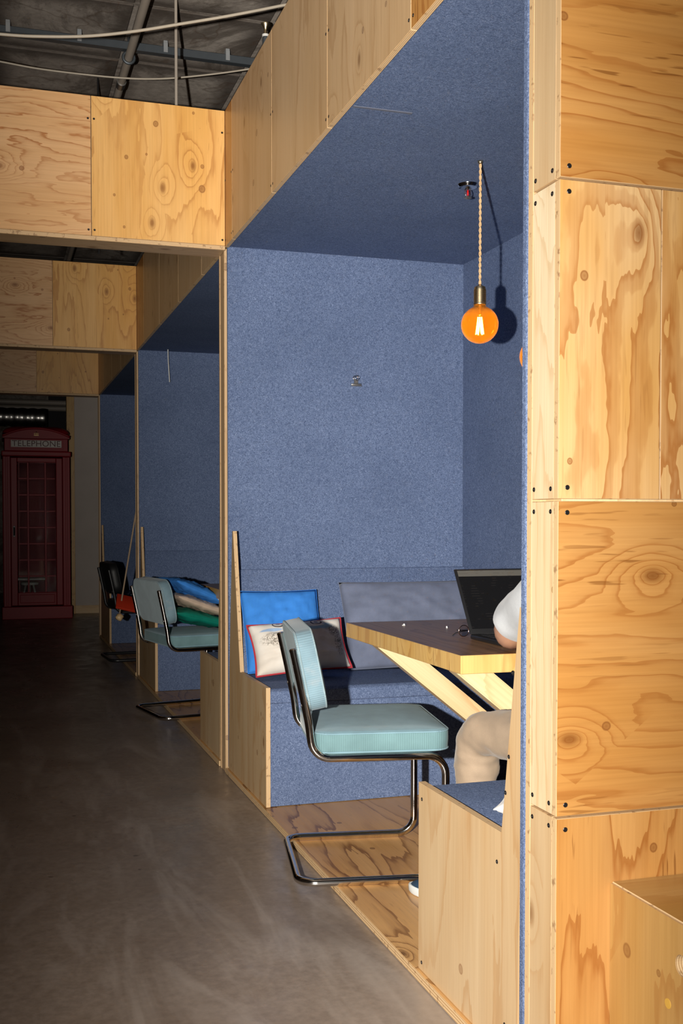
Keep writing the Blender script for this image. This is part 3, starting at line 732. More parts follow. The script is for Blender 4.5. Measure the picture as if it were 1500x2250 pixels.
def pendant(label, x, y, zc, ztop):
    """zc = centre of the glass globe"""
    th = thing('pendant_lamp', label, 'lamp', (x, y, ztop), group='pendant lamps of the nearest booth')
    R_ = 0.0655; zs = zc + 0.078 - ztop
    # cord: two strands twisted together
    for ph in (0, PI):
        n = int((0 - (zs + 0.055)) / 0.004)
        pts = [(0.0026 * math.cos(ph + k * 0.62), 0.0026 * math.sin(ph + k * 0.62), 0 - k * 0.004) for k in range(n + 1)]
        bm = bmesh.new(); tube_bm(bm, pts, 0.0027, 6); link('cord', mesh_from(bm, 'cord', CORDM, True), th)
    # ribbed metal socket
    prof = [(0, 0.062), (0.006, 0.062), (0.010, 0.058), (0.019, 0.053), (0.0205, 0.048), (0.0205, 0.044)]
    for k in range(11):
        z = 0.043 - k * 0.0042; prof += [(0.0222, z), (0.0222, z - 0.0024), (0.0212, z - 0.0030), (0.0212, z - 0.0040)]
    prof += [(0.0222, -0.004), (0.0232, -0.006), (0.0222, -0.009), (0, -0.009)]
    bm = bmesh.new(); lathe_bm(bm, prof, 28, (0, 0, zs)); so = link('socket', mesh_from(bm, 'socket', M['brass'], True, 40), th)
    # globe: thin glass shell
    g = []
    for k in range(0, 27):
        a = -PI / 2 + k / 26 * (PI / 2 + 1.18); g.append((R_ * math.cos(a), R_ * math.sin(a)))
    g[0] = (0.0, -R_)
    last = g[-1]
    g += [(0.0215, 0.0655), (0.0190, 0.071), (0.0182, 0.074)]
    inner = [(max(0.0, r - 0.0012 if r > 0.0005 else 0.0), z + (0.0012 if z < 0 else -0.0006)) for r, z in g][::-1]
    bm = bmesh.new(); lathe_bm(bm, g + inner, 40, (0, 0, zc - ztop)); gl = link('globe', mesh_from(bm, 'globe', AMBER, True, 60), th)
    # glass stem and filaments
    bm = bmesh.new(); lathe_bm(bm, [(0, 0.066), (0.006, 0.066), (0.005, 0.05), (0.0035, 0.038), (0.006, 0.034), (0, 0.032)], 12, (0, 0, zc - ztop))
    link('stem', mesh_from(bm, 'stem', M['brass'], True), gl)
    bm = bmesh.new()
    for k in range(6):
        a = k * PI / 3
        tube_bm(bm, [(0.007 * math.cos(a), 0.007 * math.sin(a), zc - ztop + 0.026), (0.0135 * math.cos(a + 0.5), 0.0135 * math.sin(a + 0.5), zc - ztop - 0.034)], 0.0023, 6)
    link('filament', mesh_from(bm, 'filament', FILA, True), gl)
    bm = bmesh.new(); lathe_bm(bm, [(0, 0), (0.010, 0), (0.008, -0.008), (0.004, -0.012), (0, -0.012)], 14); link('cord_grommet', mesh_from(bm, 'cord_grommet', M['brass'], True), th)
    return th
pendant('amber globe pendant lamp on a twisted cord, fully in view', 1.637, 3.537, 1.865, ZC + 0.004)
pendant('amber globe pendant lamp almost hidden behind the near plywood end wall', 1.834, 3.476, 1.755, ZC + 0.004)

# ceiling sprinkler
th = thing('sprinkler', 'chrome fire sprinkler with red bulb in the felt ceiling', 'sprinkler', (1.708, 3.80, ZC + 0.004))
bm = bmesh.new(); lathe_bm(bm, [(0, -0.001), (0.016, -0.002), (0.024, -0.009), (0.034, -0.011), (0.039, -0.004), (0.040, 0.0), (0, 0.0)], 28); link('escutcheon', mesh_from(bm, 'escutcheon', M['chrome'], True, 40), th)
bm = bmesh.new(); lathe_bm(bm, [(0, -0.006), (0.009, -0.008), (0.010, -0.016), (0.006, -0.020), (0, -0.020)], 14); link('body', mesh_from(bm, 'body', M['chrome'], True, 40), th)
for s in (-1, 1):
    bm = bmesh.new(); tube_bm(bm, catmull([(s * 0.008, 0, -0.014), (s * 0.012, 0, -0.026), (s * 0.010, 0, -0.038), (s * 0.003, 0, -0.046)], 5), 0.0022, 8); link('frame_arm', mesh_from(bm, 'frame_arm', M['chrome'], True), th)
bm = bmesh.new(); lathe_bm(bm, [(0, -0.020), (0.0035, -0.021), (0.0042, -0.030), (0.0035, -0.040), (0, -0.041)], 12); link('glass_bulb', mesh_from(bm, 'glass_bulb', plain('red_glass', (0.45, 0.01, 0.01), 0.1), True), th)
bm = bmesh.new(); lathe_bm(bm, [(0, -0.044), (0.006, -0.045), (0.014, -0.048), (0.015, -0.050), (0.004, -0.051), (0, -0.055)], 16); link('deflector', mesh_from(bm, 'deflector', M['brass'], True, 40), th)

# bulldog clip hung on the felt partition
th = thing('bulldog_clip', 'small steel bulldog clip pinned on the blue felt wall', 'clip', (1.662, 4.989, 1.838))
bm = bmesh.new(); box_bm(bm, 0.052, 0.014, 0.010, (0, -0.008, -0.012), 0.003, 2); box_bm(bm, 0.052, 0.004, 0.004, (0, -0.016, -0.019), 0.001); link('jaw', mesh_from(bm, 'jaw', M['steel'], True, 40), th)
bm = bmesh.new(); box_bm(bm, 0.020, 0.008, 0.022, (0, -0.007, 0.003), 0.002); link('spring_plate', mesh_from(bm, 'spring_plate', M['steel']), th)
for s, y in ((0.003, -0.014), (-0.003, -0.005)):
    ring = [(s + 0.011 * math.cos(k * PI / 10), y, 0.019 + 0.011 * math.sin(k * PI / 10)) for k in range(20)]
    bm = bmesh.new(); tube_bm(bm, ring, 0.0026, 8, True); link('ring_handle', mesh_from(bm, 'ring_handle', M['chrome'], True), th)
# loose cord end in the second booth
o = tube('rope_end', catmull([(1.245, 8.10, ZC + 0.003), (1.247, 8.10, ZC - 0.08), (1.252, 8.10, ZC - 0.16), (1.256, 8.10, ZC - 0.235)], 6), 0.0036, M['white'], loc=(1.245, 8.10, ZC))
tag(o, 'short pale cord end hanging from the ceiling of the second booth', 'cord')

# ------------------------------------------------------------------ laptop and glasses on the table
ZTAB = 0.7755
th = thing('laptop', 'open black laptop with dark screen in front of the person', 'laptop', (1.72, 3.40, ZTAB))
KEYM = plain('key_black', (0.02, 0.02, 0.022), 0.5)
bm = bmesh.new(); box_bm(bm, 0.356, 0.240, 0.016, (0, -0.12, 0.009), 0.005, 3); base = link('base', mesh_from(bm, 'base', M['black'], True, 40), th)
bm = bmesh.new()
for r in range(5):
    for c in range(14): box_bm(bm, 0.0185, 0.016, 0.002, (-0.145 + c * 0.0223, -0.045 - r * 0.0190, 0.0175), 0.0008)
link('keyboard', mesh_from(bm, 'keyboard', KEYM), base)
bm = bmesh.new(); box_bm(bm, 0.11, 0.068, 0.0008, (0, -0.19, 0.0172), 0); link('touchpad', mesh_from(bm, 'touchpad', plain('touchpad_grey', (0.04, 0.04, 0.042), 0.3)), base)
bm = bmesh.new(); box_bm(bm, 0.356, 0.006, 0.258, (0, 0.0, 0.130), 0.0028, 2); lid = link('lid', mesh_from(bm, 'lid', M['black'], True, 40), th, (0, -0.004, 0.016), (math.radians(-34), 0, 0))
m, nt, b = new_mat('dark_screen'); tc = nd(nt, 'ShaderNodeTexCoord'); sx = nd(nt, 'ShaderNodeSeparateXYZ'); lk(nt, tc.outputs['Object'], sx.inputs[0])
bar = math_n(nt, 'GREATER_THAN', sx.outputs[2], 0.092)
c = mix(nt, bar, (0.008, 0.008, 0.009), (0.10, 0.095, 0.085))
ln = math_n(nt, 'MULTIPLY', math_n(nt, 'GREATER_THAN', math_n(nt, 'SINE', math_n(nt, 'MULTIPLY', sx.outputs[2], 620.0)), 0.55), math_n(nt, 'GREATER_THAN', noise(nt, tc.outputs['Object'], 22.0, 2.0), 0.56))
c = mix(nt, math_n(nt, 'MULTIPLY', ln, 0.22), c, (0.035, 0.03, 0.028))
lk(nt, c, b.inputs['Base Color']); b.inputs['Roughness'].default_value = 0.12
bm = bmesh.new(); box_bm(bm, 0.336, 0.0006, 0.232, (0, 0, 0)); link('screen', mesh_from(bm, 'screen', m), lid, (0, -0.0034, 0.136))
bm = bmesh.new(); tube_bm(bm, [(-0.14, 0, 0), (0.14, 0, 0)], 0.0055, 10); link('hinge', mesh_from(bm, 'hinge', M['black'], True), th, (0, -0.001, 0.0135))

th = thing('eyeglasses', 'thin metal eyeglasses folded on the table left of the laptop', 'glasses', (1.552, 3.475, ZTAB), math.radians(14))
GLM = plain('rose_metal', (0.55, 0.36, 0.30), 0.2, 1.0)
m, nt, b = new_mat('lens_glass'); b.inputs['Transmission Weight'].default_value = 1.0; b.inputs['Roughness'].default_value = 0.0; b.inputs['IOR'].default_value = 1.05; LENS = m
for s in (0, 1):
    cx = s * 0.062
    ring = [(cx + 0.0215 * math.cos(k * PI / 14), 0, 0.0215 + 0.0195 * math.sin(k * PI / 14)) for k in range(28)]
    bm = bmesh.new(); tube_bm(bm, ring, 0.0016, 8, True); rim_ = link('rim', mesh_from(bm, 'rim', GLM, True), th)
    bm = bmesh.new(); lathe_bm(bm, [(0, 0.0005), (0.0203, 0.0005), (0.0203, -0.0005), (0, -0.0005)], 24); link('lens', mesh_from(bm, 'lens', LENS), rim_, (cx, 0, 0.0215), (PI / 2, 0, 0))
bm = bmesh.new(); tube_bm(bm, catmull([(0.0215, 0, 0.028), (0.031, -0.003, 0.032), (0.0405, 0, 0.028)], 5), 0.0014, 8); link('bridge', mesh_from(bm, 'bridge', GLM, True), th)
for s in (0, 1):
    x0 = -0.0215 if s == 0 else 0.0835
    bm = bmesh.new(); tube_bm(bm, catmull([(x0, 0, 0.026), (x0 + (0.004 if s == 0 else -0.004), 0.008, 0.024), (x0 + (0.09 if s == 0 else -0.09), 0.016 + 0.005 * s, 0.016), (x0 + (0.115 if s == 0 else -0.115), 0.018 + 0.005 * s, 0.004)], 6), 0.0015, 8); link('temple', mesh_from(bm, 'temple', M['black'], True), th)
for i, (x, y) in enumerate(((1.50, 3.92), (1.62, 3.78), (1.60, 3.20))):
    bm = bmesh.new(); box_bm(bm, 0.012, 0.006, 0.003, (0, 0, 0.0017), 0.0008); box_bm(bm, 0.006, 0.005, 0.006, (0.002, 0.001, 0.0045), 0.0008)
    o = link('paper_scrap', mesh_from(bm, 'paper_scrap', M['white']), None, (x, y, ZTAB), (0, 0, i * 1.1))
    tag(o, ['tiny white paper scrap on the table nearest the grey cushion', 'tiny white paper scrap near the middle of the table', 'tiny white paper scrap near the front edge of the table'][i], 'paper scrap', 'paper scraps on the table')

# ------------------------------------------------------------------ person working at the laptop, seen only as arm and leg
SKIN = plain('skin', (0.56, 0.31, 0.21), 0.5, 0, 0.35, nscale=60.0)
SHIRT = fabric('white_shirt_cotton', (0.56, 0.58, 0.61), 500, sheen=0.15)
CHINO = fabric('beige_chino', (0.36, 0.27, 0.19), 600, sheen=0.15)
HAIR = plain('dark_brown_hair', (0.035, 0.022, 0.014), 0.6)
def skin_mesh(name, verts, edges, radii, root, mat, parent, sub=2, wr=0.0, wscale=18.0, folds=False):
    me = bpy.data.meshes.new(name); me.from_pydata([Vector(v) for v in verts], edges, []); me.update()
    o = bpy.data.objects.new(name, me); COL.objects.link(o)
    md = o.modifiers.new('skin', 'SKIN'); md.use_smooth_shade = True
    for i, sv in enumerate(me.skin_vertices[0].data):
        r = radii[i]; sv.radius = r if isinstance(r, tuple) else (r, r); sv.use_root = (i == root)
    s = o.modifiers.new('sub', 'SUBSURF'); s.levels = sub; s.render_levels = sub
    bpy.context.view_layer.update()
    dg = bpy.context.evaluated_depsgraph_get()
    m2 = bpy.data.meshes.new_from_object(o.evaluated_get(dg)); m2.name = name
    bpy.data.objects.remove(o)
    if wr:
        m2.update()
        for v in m2.vertices:
            p = v.co; q = mnoise.noise(Vector((p.x * wscale, p.y * wscale, p.z * wscale * 1.7))) + 0.5 * mnoise.noise(p * wscale * 2.3)
            if folds:
                f_ = mnoise.noise(Vector((p.x * 9 + p.z * 14, p.y * 9, p.z * 46))); f2 = mnoise.noise(Vector((p.x * 24, p.y * 30 + p.z * 20, p.z * 24)))
                q += 1.0 * (1 - abs(f_) * 2.4) * (0.35 + abs(f2))
            v.co = p + v.normal * q * wr
    m2.materials.clear(); m2.materials.append(mat)
    for p in m2.polygons: p.use_smooth = True
    return link(name, m2, parent)
PX = 1.565; PY = 2.315                     # pelvis
per = thing('person', 'person in white T-shirt and beige chinos sitting at the laptop, elbow on the table', 'person', (PX, PY, PLAT))
def L(x, y, z): return (x - PX, y - PY, z - PLAT)
SZ = 0.505
V = []; E_ = []; R_ = []
def add(p, r, prev=None):
    V.append(L(*p)); R_.append(r); i = len(V) - 1
    if prev is not None: E_.append((prev, i))
    return i
pel = add((PX, PY, 0.615), (0.13, 0.10))
sp1 = add((PX, PY + 0.02, 0.76), (0.125, 0.09), pel)
sp2 = add((PX, PY + 0.07, 0.92), (0.14, 0.10), sp1)
sp3 = add((PX, PY + 0.13, 1.06), (0.12, 0.085), sp2)
nk = add((PX, PY + 0.17, 1.145), 0.055, sp3)
hd0 = add((PX, PY + 0.21, 1.215), 0.062, nk)
hd1 = add((PX, PY + 0.235, 1.285), (0.078, 0.095), hd0)
hd2 = add((PX, PY + 0.24, 1.365), (0.072, 0.085), hd1)
def fingers(wr_i, palm, dirv, sidev, up):
    d = Vector(dirv).normalized(); s = Vector(sidev).normalized(); u = Vector(up)
    p0 = Vector(palm)
    pm = add(tuple(p0 + d * 0.045), (0.034, 0.014), wr_i)
    kn = add(tuple(p0 + d * 0.085), (0.036, 0.012), pm)
    for k, (off, ln) in enumerate(((-0.030, 0.072), (-0.010, 0.080), (0.010, 0.075), (0.029, 0.058))):
        b0 = add(tuple(p0 + d * 0.092 + s * off), 0.0095, kn)
        b1 = add(tuple(p0 + d * (0.092 + ln * 0.45) + s * off * 1.15 + u * 0.010), 0.0088, b0)
        b2_ = add(tuple(p0 + d * (0.092 + ln * 0.78) + s * off * 1.2 + u * 0.001), 0.0082, b1)
        add(tuple(p0 + d * (0.092 + ln) + s * off * 1.2 - u * 0.012), 0.0072, b2_)
    t0 = add(tuple(p0 + d * 0.020 - s * 0.040), 0.0115, pm)
    t1 = add(tuple(p0 + d * 0.050 - s * 0.058), 0.0100, t0)
    add(tuple(p0 + d * 0.078 - s * 0.060 - u * 0.006), 0.0085, t1)
# left arm (corridor side): shoulder, elbow on the table, forearm to the keyboard
shl = add((PX - 0.175, PY + 0.17, 1.07), 0.062, sp3)
sh2 = add((1.470, 2.72, 0.985), 0.058, shl)
el0 = add((1.489, 2.95, 0.870), 0.056, sh2)
elb = add((1.497, 3.035, 0.832), 0.057, el0)
fa1 = add((1.575, 3.085, 0.830), 0.052, elb)
wrl = add((1.665, 3.155, 0.818), (0.029, 0.022), fa1)
fingers(wrl, (1.675, 3.165, 0.815), (0.35, 0.94, 0), (-0.94, 0.35, 0), (0, 0, 1))
shr = add((PX + 0.175, PY + 0.17, 1.07), 0.062, sp3)
sr2 = add((1.81, 2.72, 0.975), 0.056, shr)
elr = add((1.90, 2.98, 0.835), 0.046, sr2)
fr1 = add((1.86, 3.08, 0.825), 0.042, elr)
wrr = add((1.80, 3.155, 0.818), (0.029, 0.022), fr1)
fingers(wrr, (1.795, 3.165, 0.815), (-0.2, 0.98, 0), (0.98, 0.2, 0), (0, 0, 1))
# legs inside the trousers
def leg(x_h, knee, ank, toe):
    h = add((x_h, PY + 0.05, 0.600), 0.070, pel)
    k = add(knee, 0.046, h); c = add(((knee[0] + ank[0]) / 2, (knee[1] + ank[1]) / 2 - 0.015, (knee[2] + ank[2]) / 2 + 0.05), 0.034, k)
    a = add(ank, 0.030, c); add(toe, (0.034, 0.022), a)
KL = (1.365, 2.925, 0.560); KR = (1.74, 2.93, 0.560)
AL = (1.360, 2.985, 0.125); AR = (1.745, 2.96, 0.125)
TL = (1.265, 3.105, 0.065); TR = (1.76, 3.14, 0.065)
leg(PX - 0.095, KL, AL, TL); leg(PX + 0.095, KR, AR, TR)
body = skin_mesh('body', V, E_, R_, 0, SKIN, per, 2)
# head detail: face on the same figure
hc = Vector(L(PX, PY + 0.245, 1.315)); EYE = plain('eye_white', (0.6, 0.58, 0.55), 0.2)
for s in (-1, 1):
    bm = bmesh.new(); bmesh.ops.create_uvsphere(bm, u_segments=10, v_segments=8, radius=0.012, matrix=Matrix.Translation(hc + Vector((s * 0.031, 0.085, 0.012))))
    link('eye', mesh_from(bm, 'eye', EYE, True), body)
bm = bmesh.new(); tube_bm(bm, [hc + Vector((0, 0.088, 0.02)), hc + Vector((0, 0.104, -0.012)), hc + Vector((0, 0.098, -0.022))], [0.007, 0.013, 0.012], 10); link('nose', mesh_from(bm, 'nose', SKIN, True), body)
bm = bmesh.new(); tube_bm(bm, catmull([hc + Vector((-0.024, 0.082, -0.048)), hc + Vector((0, 0.094, -0.046)), hc + Vector((0.024, 0.082, -0.048))], 4), 0.006, 8); link('mouth', mesh_from(bm, 'mouth', plain('lips', (0.42, 0.16, 0.12), 0.5), True), body)
for s in (-1, 1):
    bm = bmesh.new(); bmesh.ops.create_uvsphere(bm, u_segments=10, v_segments=8, radius=1.0, matrix=Matrix.Translation(hc + Vector((s * 0.080, -0.005, 0.0))) @ Matrix.Diagonal((0.012, 0.020, 0.032, 1))); link('ear', mesh_from(bm, 'ear', SKIN, True), body)
bm = bmesh.new(); bmesh.ops.create_uvsphere(bm, u_segments=24, v_segments=16, radius=1.0, matrix=Matrix.Translation(hc + Vector((0, -0.022, 0.045))) @ Matrix.Diagonal((0.092, 0.105, 0.082, 1)))
for v in bm.verts: v.co += Vector((0, 0, 1)) * 0.006 * mnoise.noise(v.co * 40)
link('hair', mesh_from(bm, 'hair', HAIR, True), per)
# T-shirt
V = []; E_ = []; R_ = []
t0 = add((PX, PY - 0.005, 0.600), (0.160, 0.125)); t1 = add((PX, PY + 0.02, 0.76), (0.155, 0.118), t0); t2 = add((PX, PY + 0.07, 0.92), (0.165, 0.125), t1); t3 = add((PX, PY + 0.13, 1.055), (0.135, 0.105), t2); add((PX, PY + 0.155, 1.11), (0.075, 0.066), t3)
add((PX - 0.165, PY + 0.175, 1.060), 0.080, t3); add((PX + 0.165, PY + 0.175, 1.060), 0.080, t3)
tsh = skin_mesh('t_shirt', V, E_, R_, 0, SHIRT, per, 3, 0.006, 14.0)
for path, rr in (([(1.415, 2.475, 1.068), (1.448, 2.62, 1.020), (1.468, 2.76, 0.965), (1.480, 2.85, 0.925), (1.486, 2.915, 0.897), (1.4885, 2.938, 0.887)], [0.066, 0.074, 0.074, 0.072, 0.073, 0.074]),
                 ([(1.72, 2.475, 1.068), (1.765, 2.62, 1.015), (1.81, 2.74, 0.962), (1.85, 2.84, 0.912), (1.872, 2.90, 0.884), (1.878, 2.915, 0.876)], [0.066, 0.074, 0.074, 0.072, 0.073, 0.074])):
    pts = catmull(path, 8); n_ = len(pts)
    rad = []
    for k in range(n_):
        f = k / (n_ - 1) * (len(rr) - 1); a_ = min(int(f), len(rr) - 2); rad.append(rr[a_] + (rr[a_ + 1] - rr[a_]) * (f - a_))
    hem = pts[-1]; dr_ = (pts[-1] - pts[-2]).normalized()
    pts2 = pts + [hem + dr_ * 0.001, hem - dr_ * 0.012]; rad2 = rad + [rad[-1] - 0.003, rad[-1] - 0.006]
    bm = bmesh.new(); tube_bm(bm, [Vector(L(*p)) for p in pts2], rad2, 36, False, False)
    ax0 = Vector(L(*pts[0]))
    for v in bm.verts:
        t_ = min(1.0, (v.co - ax0).length / 0.5)
        v.co += (v.co - ax0).normalized().cross(dr_) * 0.0 + Vector((0, 0, 1)) * 0.010 * mnoise.noise(v.co * 13) * t_ + Vector((1, 0, 0)) * 0.012 * mnoise.noise(v.co * 11 + Vector((5, 0, 0))) * t_
    sl = link('sleeve', mesh_from(bm, 'sleeve', SHIRT, True, 70), tsh)
# chinos
V = []; E_ = []; R_ = []
t0 = add((PX, PY, 0.605), (0.165, 0.105))
for kn, an, xh in ((KL, AL, PX - 0.10), (KR, AR, PX + 0.10)):
    h = add((xh, PY + 0.08, 0.590), 0.092, t0); m1 = add(((xh + kn[0]) / 2, 2.66, 0.583), 0.080, h)
    k = add((kn[0], kn[1], kn[2]), 0.076, m1); k2 = add((kn[0] - 0.004, kn[1] + 0.022, kn[2] - 0.050), 0.072, k)
    c1_ = add((an[0] * 0.5 + kn[0] * 0.5, an[1] * 0.5 + kn[1] * 0.5 + 0.01, 0.34), 0.058, k2); add((an[0], an[1], 0.135), 0.054, c1_)
skin_mesh('chinos', V, E_, R_, 0, CHINO, per, 3, 0.0055, 14.0, True)
# shoes
NAVY = plain('navy_canvas', (0.018, 0.045, 0.085), 0.7); SOLE = plain('white_rubber', (0.62, 0.66, 0.66), 0.5)
for an, toe in ((AL, TL), (AR, TR)):
    a = Vector((an[0], an[1], 0)); t = Vector((toe[0], toe[1], 0)); d = (t - a).normalized(); ang = math.atan2(d.y, d.x)
    org = Vector((an[0], an[1], PLAT + 0.001)) - wloc(per)
    out = []
    for k in range(28):
        q = 2 * PI * k / 28; x = 0.075 + 0.140 * math.cos(q); wv = 0.043 + 0.010 * math.cos(q) - 0.006 * math.cos(2 * q)
        out.append((x, wv * math.sin(q)))
    bm = bmesh.new(); rings = []
    for s_, z, xo in ((0.96, 0.0, 0), (1.0, 0.006, 0), (1.0, 0.022, 0), (0.985, 0.026, 0)):
        rings.append([bm.verts.new((0.075 + (x - 0.075) * s_, y * s_, z)) for x, y in out])
    for A, B in zip(rings, rings[1:]):
        for k in range(28): bm.faces.new((A[k], A[(k + 1) % 28], B[(k + 1) % 28], B[k]))
    bm.faces.new(rings[0][::-1]); bm.faces.new(rings[-1])
    sole = mesh_from(bm, 'sole', SOLE, True, 50)
    bm = bmesh.new(); rings = []
    for s_, lift in ((0.975, 0.0262), (0.97, 0.040), (0.88, 0.058), (0.66, 0.074), (0.42, 0.086)):
        rings.append([bm.verts.new((0.075 + (x - 0.075) * s_ - (lift - 0.026) * 0.75, y * s_, lift * (1.0 if x < 0.10 else 1.0 - 0.22 * (x - 0.10) / 0.12))) for x, y in out])
    for A, B in zip(rings, rings[1:]):
        for k in range(28): bm.faces.new((A[k], A[(k + 1) % 28], B[(k + 1) % 28], B[k]))
    bm.faces.new(rings[0][::-1]); bm.faces.new(rings[-1])
    sh = link('shoe', mesh_from(bm, 'shoe', NAVY, True, 60), per, org, (0, 0, ang))
    link('sole', sole, sh)

# ------------------------------------------------------------------ plywood box against the end wall
th = thing('storage_box', 'golden plywood box with a round-ended hand hole beside the end wall', 'box', (1.45, 1.58, 0.0))
bx0, bx1, by0, by1, bz = 1.15, 1.76, 1.30, 1.8685, 0.468
# side with hand hole: polygon with a stadium opening
def holed_side(x0, x1, parent):
    bm = bmesh.new(); hy, hz, hl, hr = 1.585, 0.395, 0.050, 0.019
    inner = []
    for k in range(13): a = -PI / 2 + PI * k / 12; inner.append((hy + hl + hr * math.cos(a), hz + hr * math.sin(a)))
    for k in range(13): a = PI / 2 + PI * k / 12; inner.append((hy - hl + hr * math.cos(a), hz + hr * math.sin(a)))
    c = Vector(((x0 + x1) / 2, (by0 + by1) / 2, bz / 2)); t = (x1 - x0) / 2
    corners = [(by1, bz), (by0, bz), (by0, 0.001), (by1, 0.001)]
    es = []
    for loop in (inner, corners):
        vs_ = [bm.verts.new((-t, y - c.y, z - c.z)) for y, z in loop]
        es += [bm.edges.new((vs_[k], vs_[(k + 1) % len(vs_)])) for k in range(len(vs_))]
    bmesh.ops.triangle_fill(bm, edges=es, use_beauty=True, use_dissolve=False)
    r = bmesh.ops.extrude_face_region(bm, geom=bm.faces[:] + bm.edges[:] + bm.verts[:])
    bmesh.ops.translate(bm, vec=(2 * t, 0, 0), verts=[v for v in r['geom'] if isinstance(v, bmesh.types.BMVert)])
    me = mesh_from(bm, 'side_panel', [wood('box', 'Z'), ply_edge('X')])
    for p in me.polygons: p.material_index = 0 if abs(p.normal.x) > 0.8 else 1
    return link('side_panel', me, parent, c - wloc(parent))
sp_ = holed_side(bx0, bx0 + T, th); sp_['seed'] = 3.1
wbox('side_panel', bx1 - T, bx1, by0, by1, 0.001, bz, (wood('box', 'Z'), ply_edge('X')), th, thin='X')
wbox('front_panel', bx0 + T, bx1 - T, by0 + 0.0005, by0 + T, 0.001, bz, (wood('box', 'Z'), ply_edge('Y')), th, thin='Y')
wbox('back_panel', bx0 + T, bx1 - T, by1 - T, by1 - 0.0005, 0.001, bz, (wood('box', 'Z'), ply_edge('Y')), th, thin='Y')
wbox('top_panel', bx0 + 0.004, bx1 - T, by0 + T, by1 - 0.0005, bz + 0.0003, bz + 0.003, (wood('box', 'X'), ply_edge('Z')), th, thin='Z', bev=0.0005)
bm = bmesh.new(); lathe_bm(bm, [(0, 0.0008), (0.009, 0.0006), (0.010, -0.002), (0, -0.002)], 20)
link('knot_plug', mesh_from(bm, 'knot_plug', plain('pine_plug', (0.62, 0.36, 0.06), 0.4), True, 40), sp_, Vector((bx0, 1.675, 0.311)) - Vector((bx0 + T / 2, (by0 + by1) / 2, bz / 2)), (0, -PI / 2, 0))

# ------------------------------------------------------------------ swing board in the third booth
th = thing('swing', 'red swing board hanging on a rope with a knotted wooden ball', 'swing', (0.955, 8.62, 0.50))
ROPE = plain('hemp_rope', (0.42, 0.30, 0.20), 0.8, nscale=300)
bm = bmesh.new(); tube_bm(bm, [(0.315, 0.0, 1.933), (0.005, 0.0, 0.08), (-0.014, 0.0, -0.045)], 0.0065, 8); link('rope', mesh_from(bm, 'rope', ROPE, True), th)
bm = bmesh.new(); box_bm(bm, 0.34, 0.16, 0.022, (0.125, 0.0, 0.012), 0.006, 2, Matrix.Rotation(math.radians(14), 4, 'Y') @ Matrix.Rotation(math.radians(38), 4, 'X')); link('seat_board', mesh_from(bm, 'seat_board', plain('red_paint', (0.50, 0.035, 0.012), 0.4), True, 40), th)
bm = bmesh.new(); bmesh.ops.create_uvsphere(bm, u_segments=14, v_segments=10, radius=0.030, matrix=Matrix.Translation((-0.016, 0.0, -0.075)))
for v in bm.verts: v.co += v.normal * 0.010 * mnoise.noise(v.co * 45)
link('wooden_ball', mesh_from(bm, 'wooden_ball', wood('timber', 'Z'), True), th)

# ------------------------------------------------------------------ red telephone box
RED = plain('telephone_red', (0.30, 0.008, 0.016), 0.42, 0, 0.3, nscale=8.0)
m, nt, b = new_mat('booth_glass'); PANE = m
b.inputs['Base Color'].default_value = (0.85, 0.87, 0.85, 1); b.inputs['Transmission Weight'].default_value = 1.0; b.inputs['Roughness'].default_value = 0.03; b.inputs['IOR'].default_value = 1.3
BX, BY = 0.515, 13.54 + 0.40
tp = thing('telephone_box', 'tall red telephone box with TELEPHONE sign at the end of the corridor', 'telephone box', (BX, BY, 0.0))
def tb(name, x0, x1, y0, y1, z0, z1, mat=RED, parent=None, bev=0.006, seg=2):
    return wbox(name, BX + x0, BX + x1, BY + y0, BY + y1, z0, z1, mat, parent or tp, bev=bev, seg=seg)
tb('plinth', -0.405, 0.405, -0.405, 0.405, 0.0, 0.148)
for sx_ in (-1, 1):
    for sy_ in (-1, 1):
        xa, xb = sorted((sx_ * 0.385, sx_ * 0.300)); ya, yb = sorted((sy_ * 0.385, sy_ * 0.300))
        cpst = tb('corner_post', xa, xb, ya, yb, 0.149, 1.935)
        if sy_ < 0:
            tb('reeding', (xa + xb) / 2 - 0.012, (xa + xb) / 2 + 0.012, ya - 0.010, ya - 0.0005, 0.16, 1.93, RED, cpst, 0.004)
for sx_ in (-1, 1):
    # side frames with glazing bars
    bm = bmesh.new()
    x = sx_ * 0.345
    for z0, z1 in ((0.149, 0.30), (1.87, 1.935)): box_bm(bm, 0.04, 0.60, z1 - z0, (x, 0, (z0 + z1) / 2))
    for k in range(1, 8): box_bm(bm, 0.02, 0.60, 0.014, (x, 0, 0.30 + k * 1.57 / 8))
    for y in (-0.15, 0.15): box_bm(bm, 0.02, 0.014, 1.57, (x, y, 1.085))
    link('side_frame', mesh_from(bm, 'side_frame', RED), tp)
    bm = bmesh.new(); box_bm(bm, 0.004, 0.59, 1.57, (x, 0, 1.085)); link('side_pane', mesh_from(bm, 'side_pane', PANE), tp)
tb('back_panel', -0.299, 0.299, 0.33, 0.37, 0.149, 1.935)
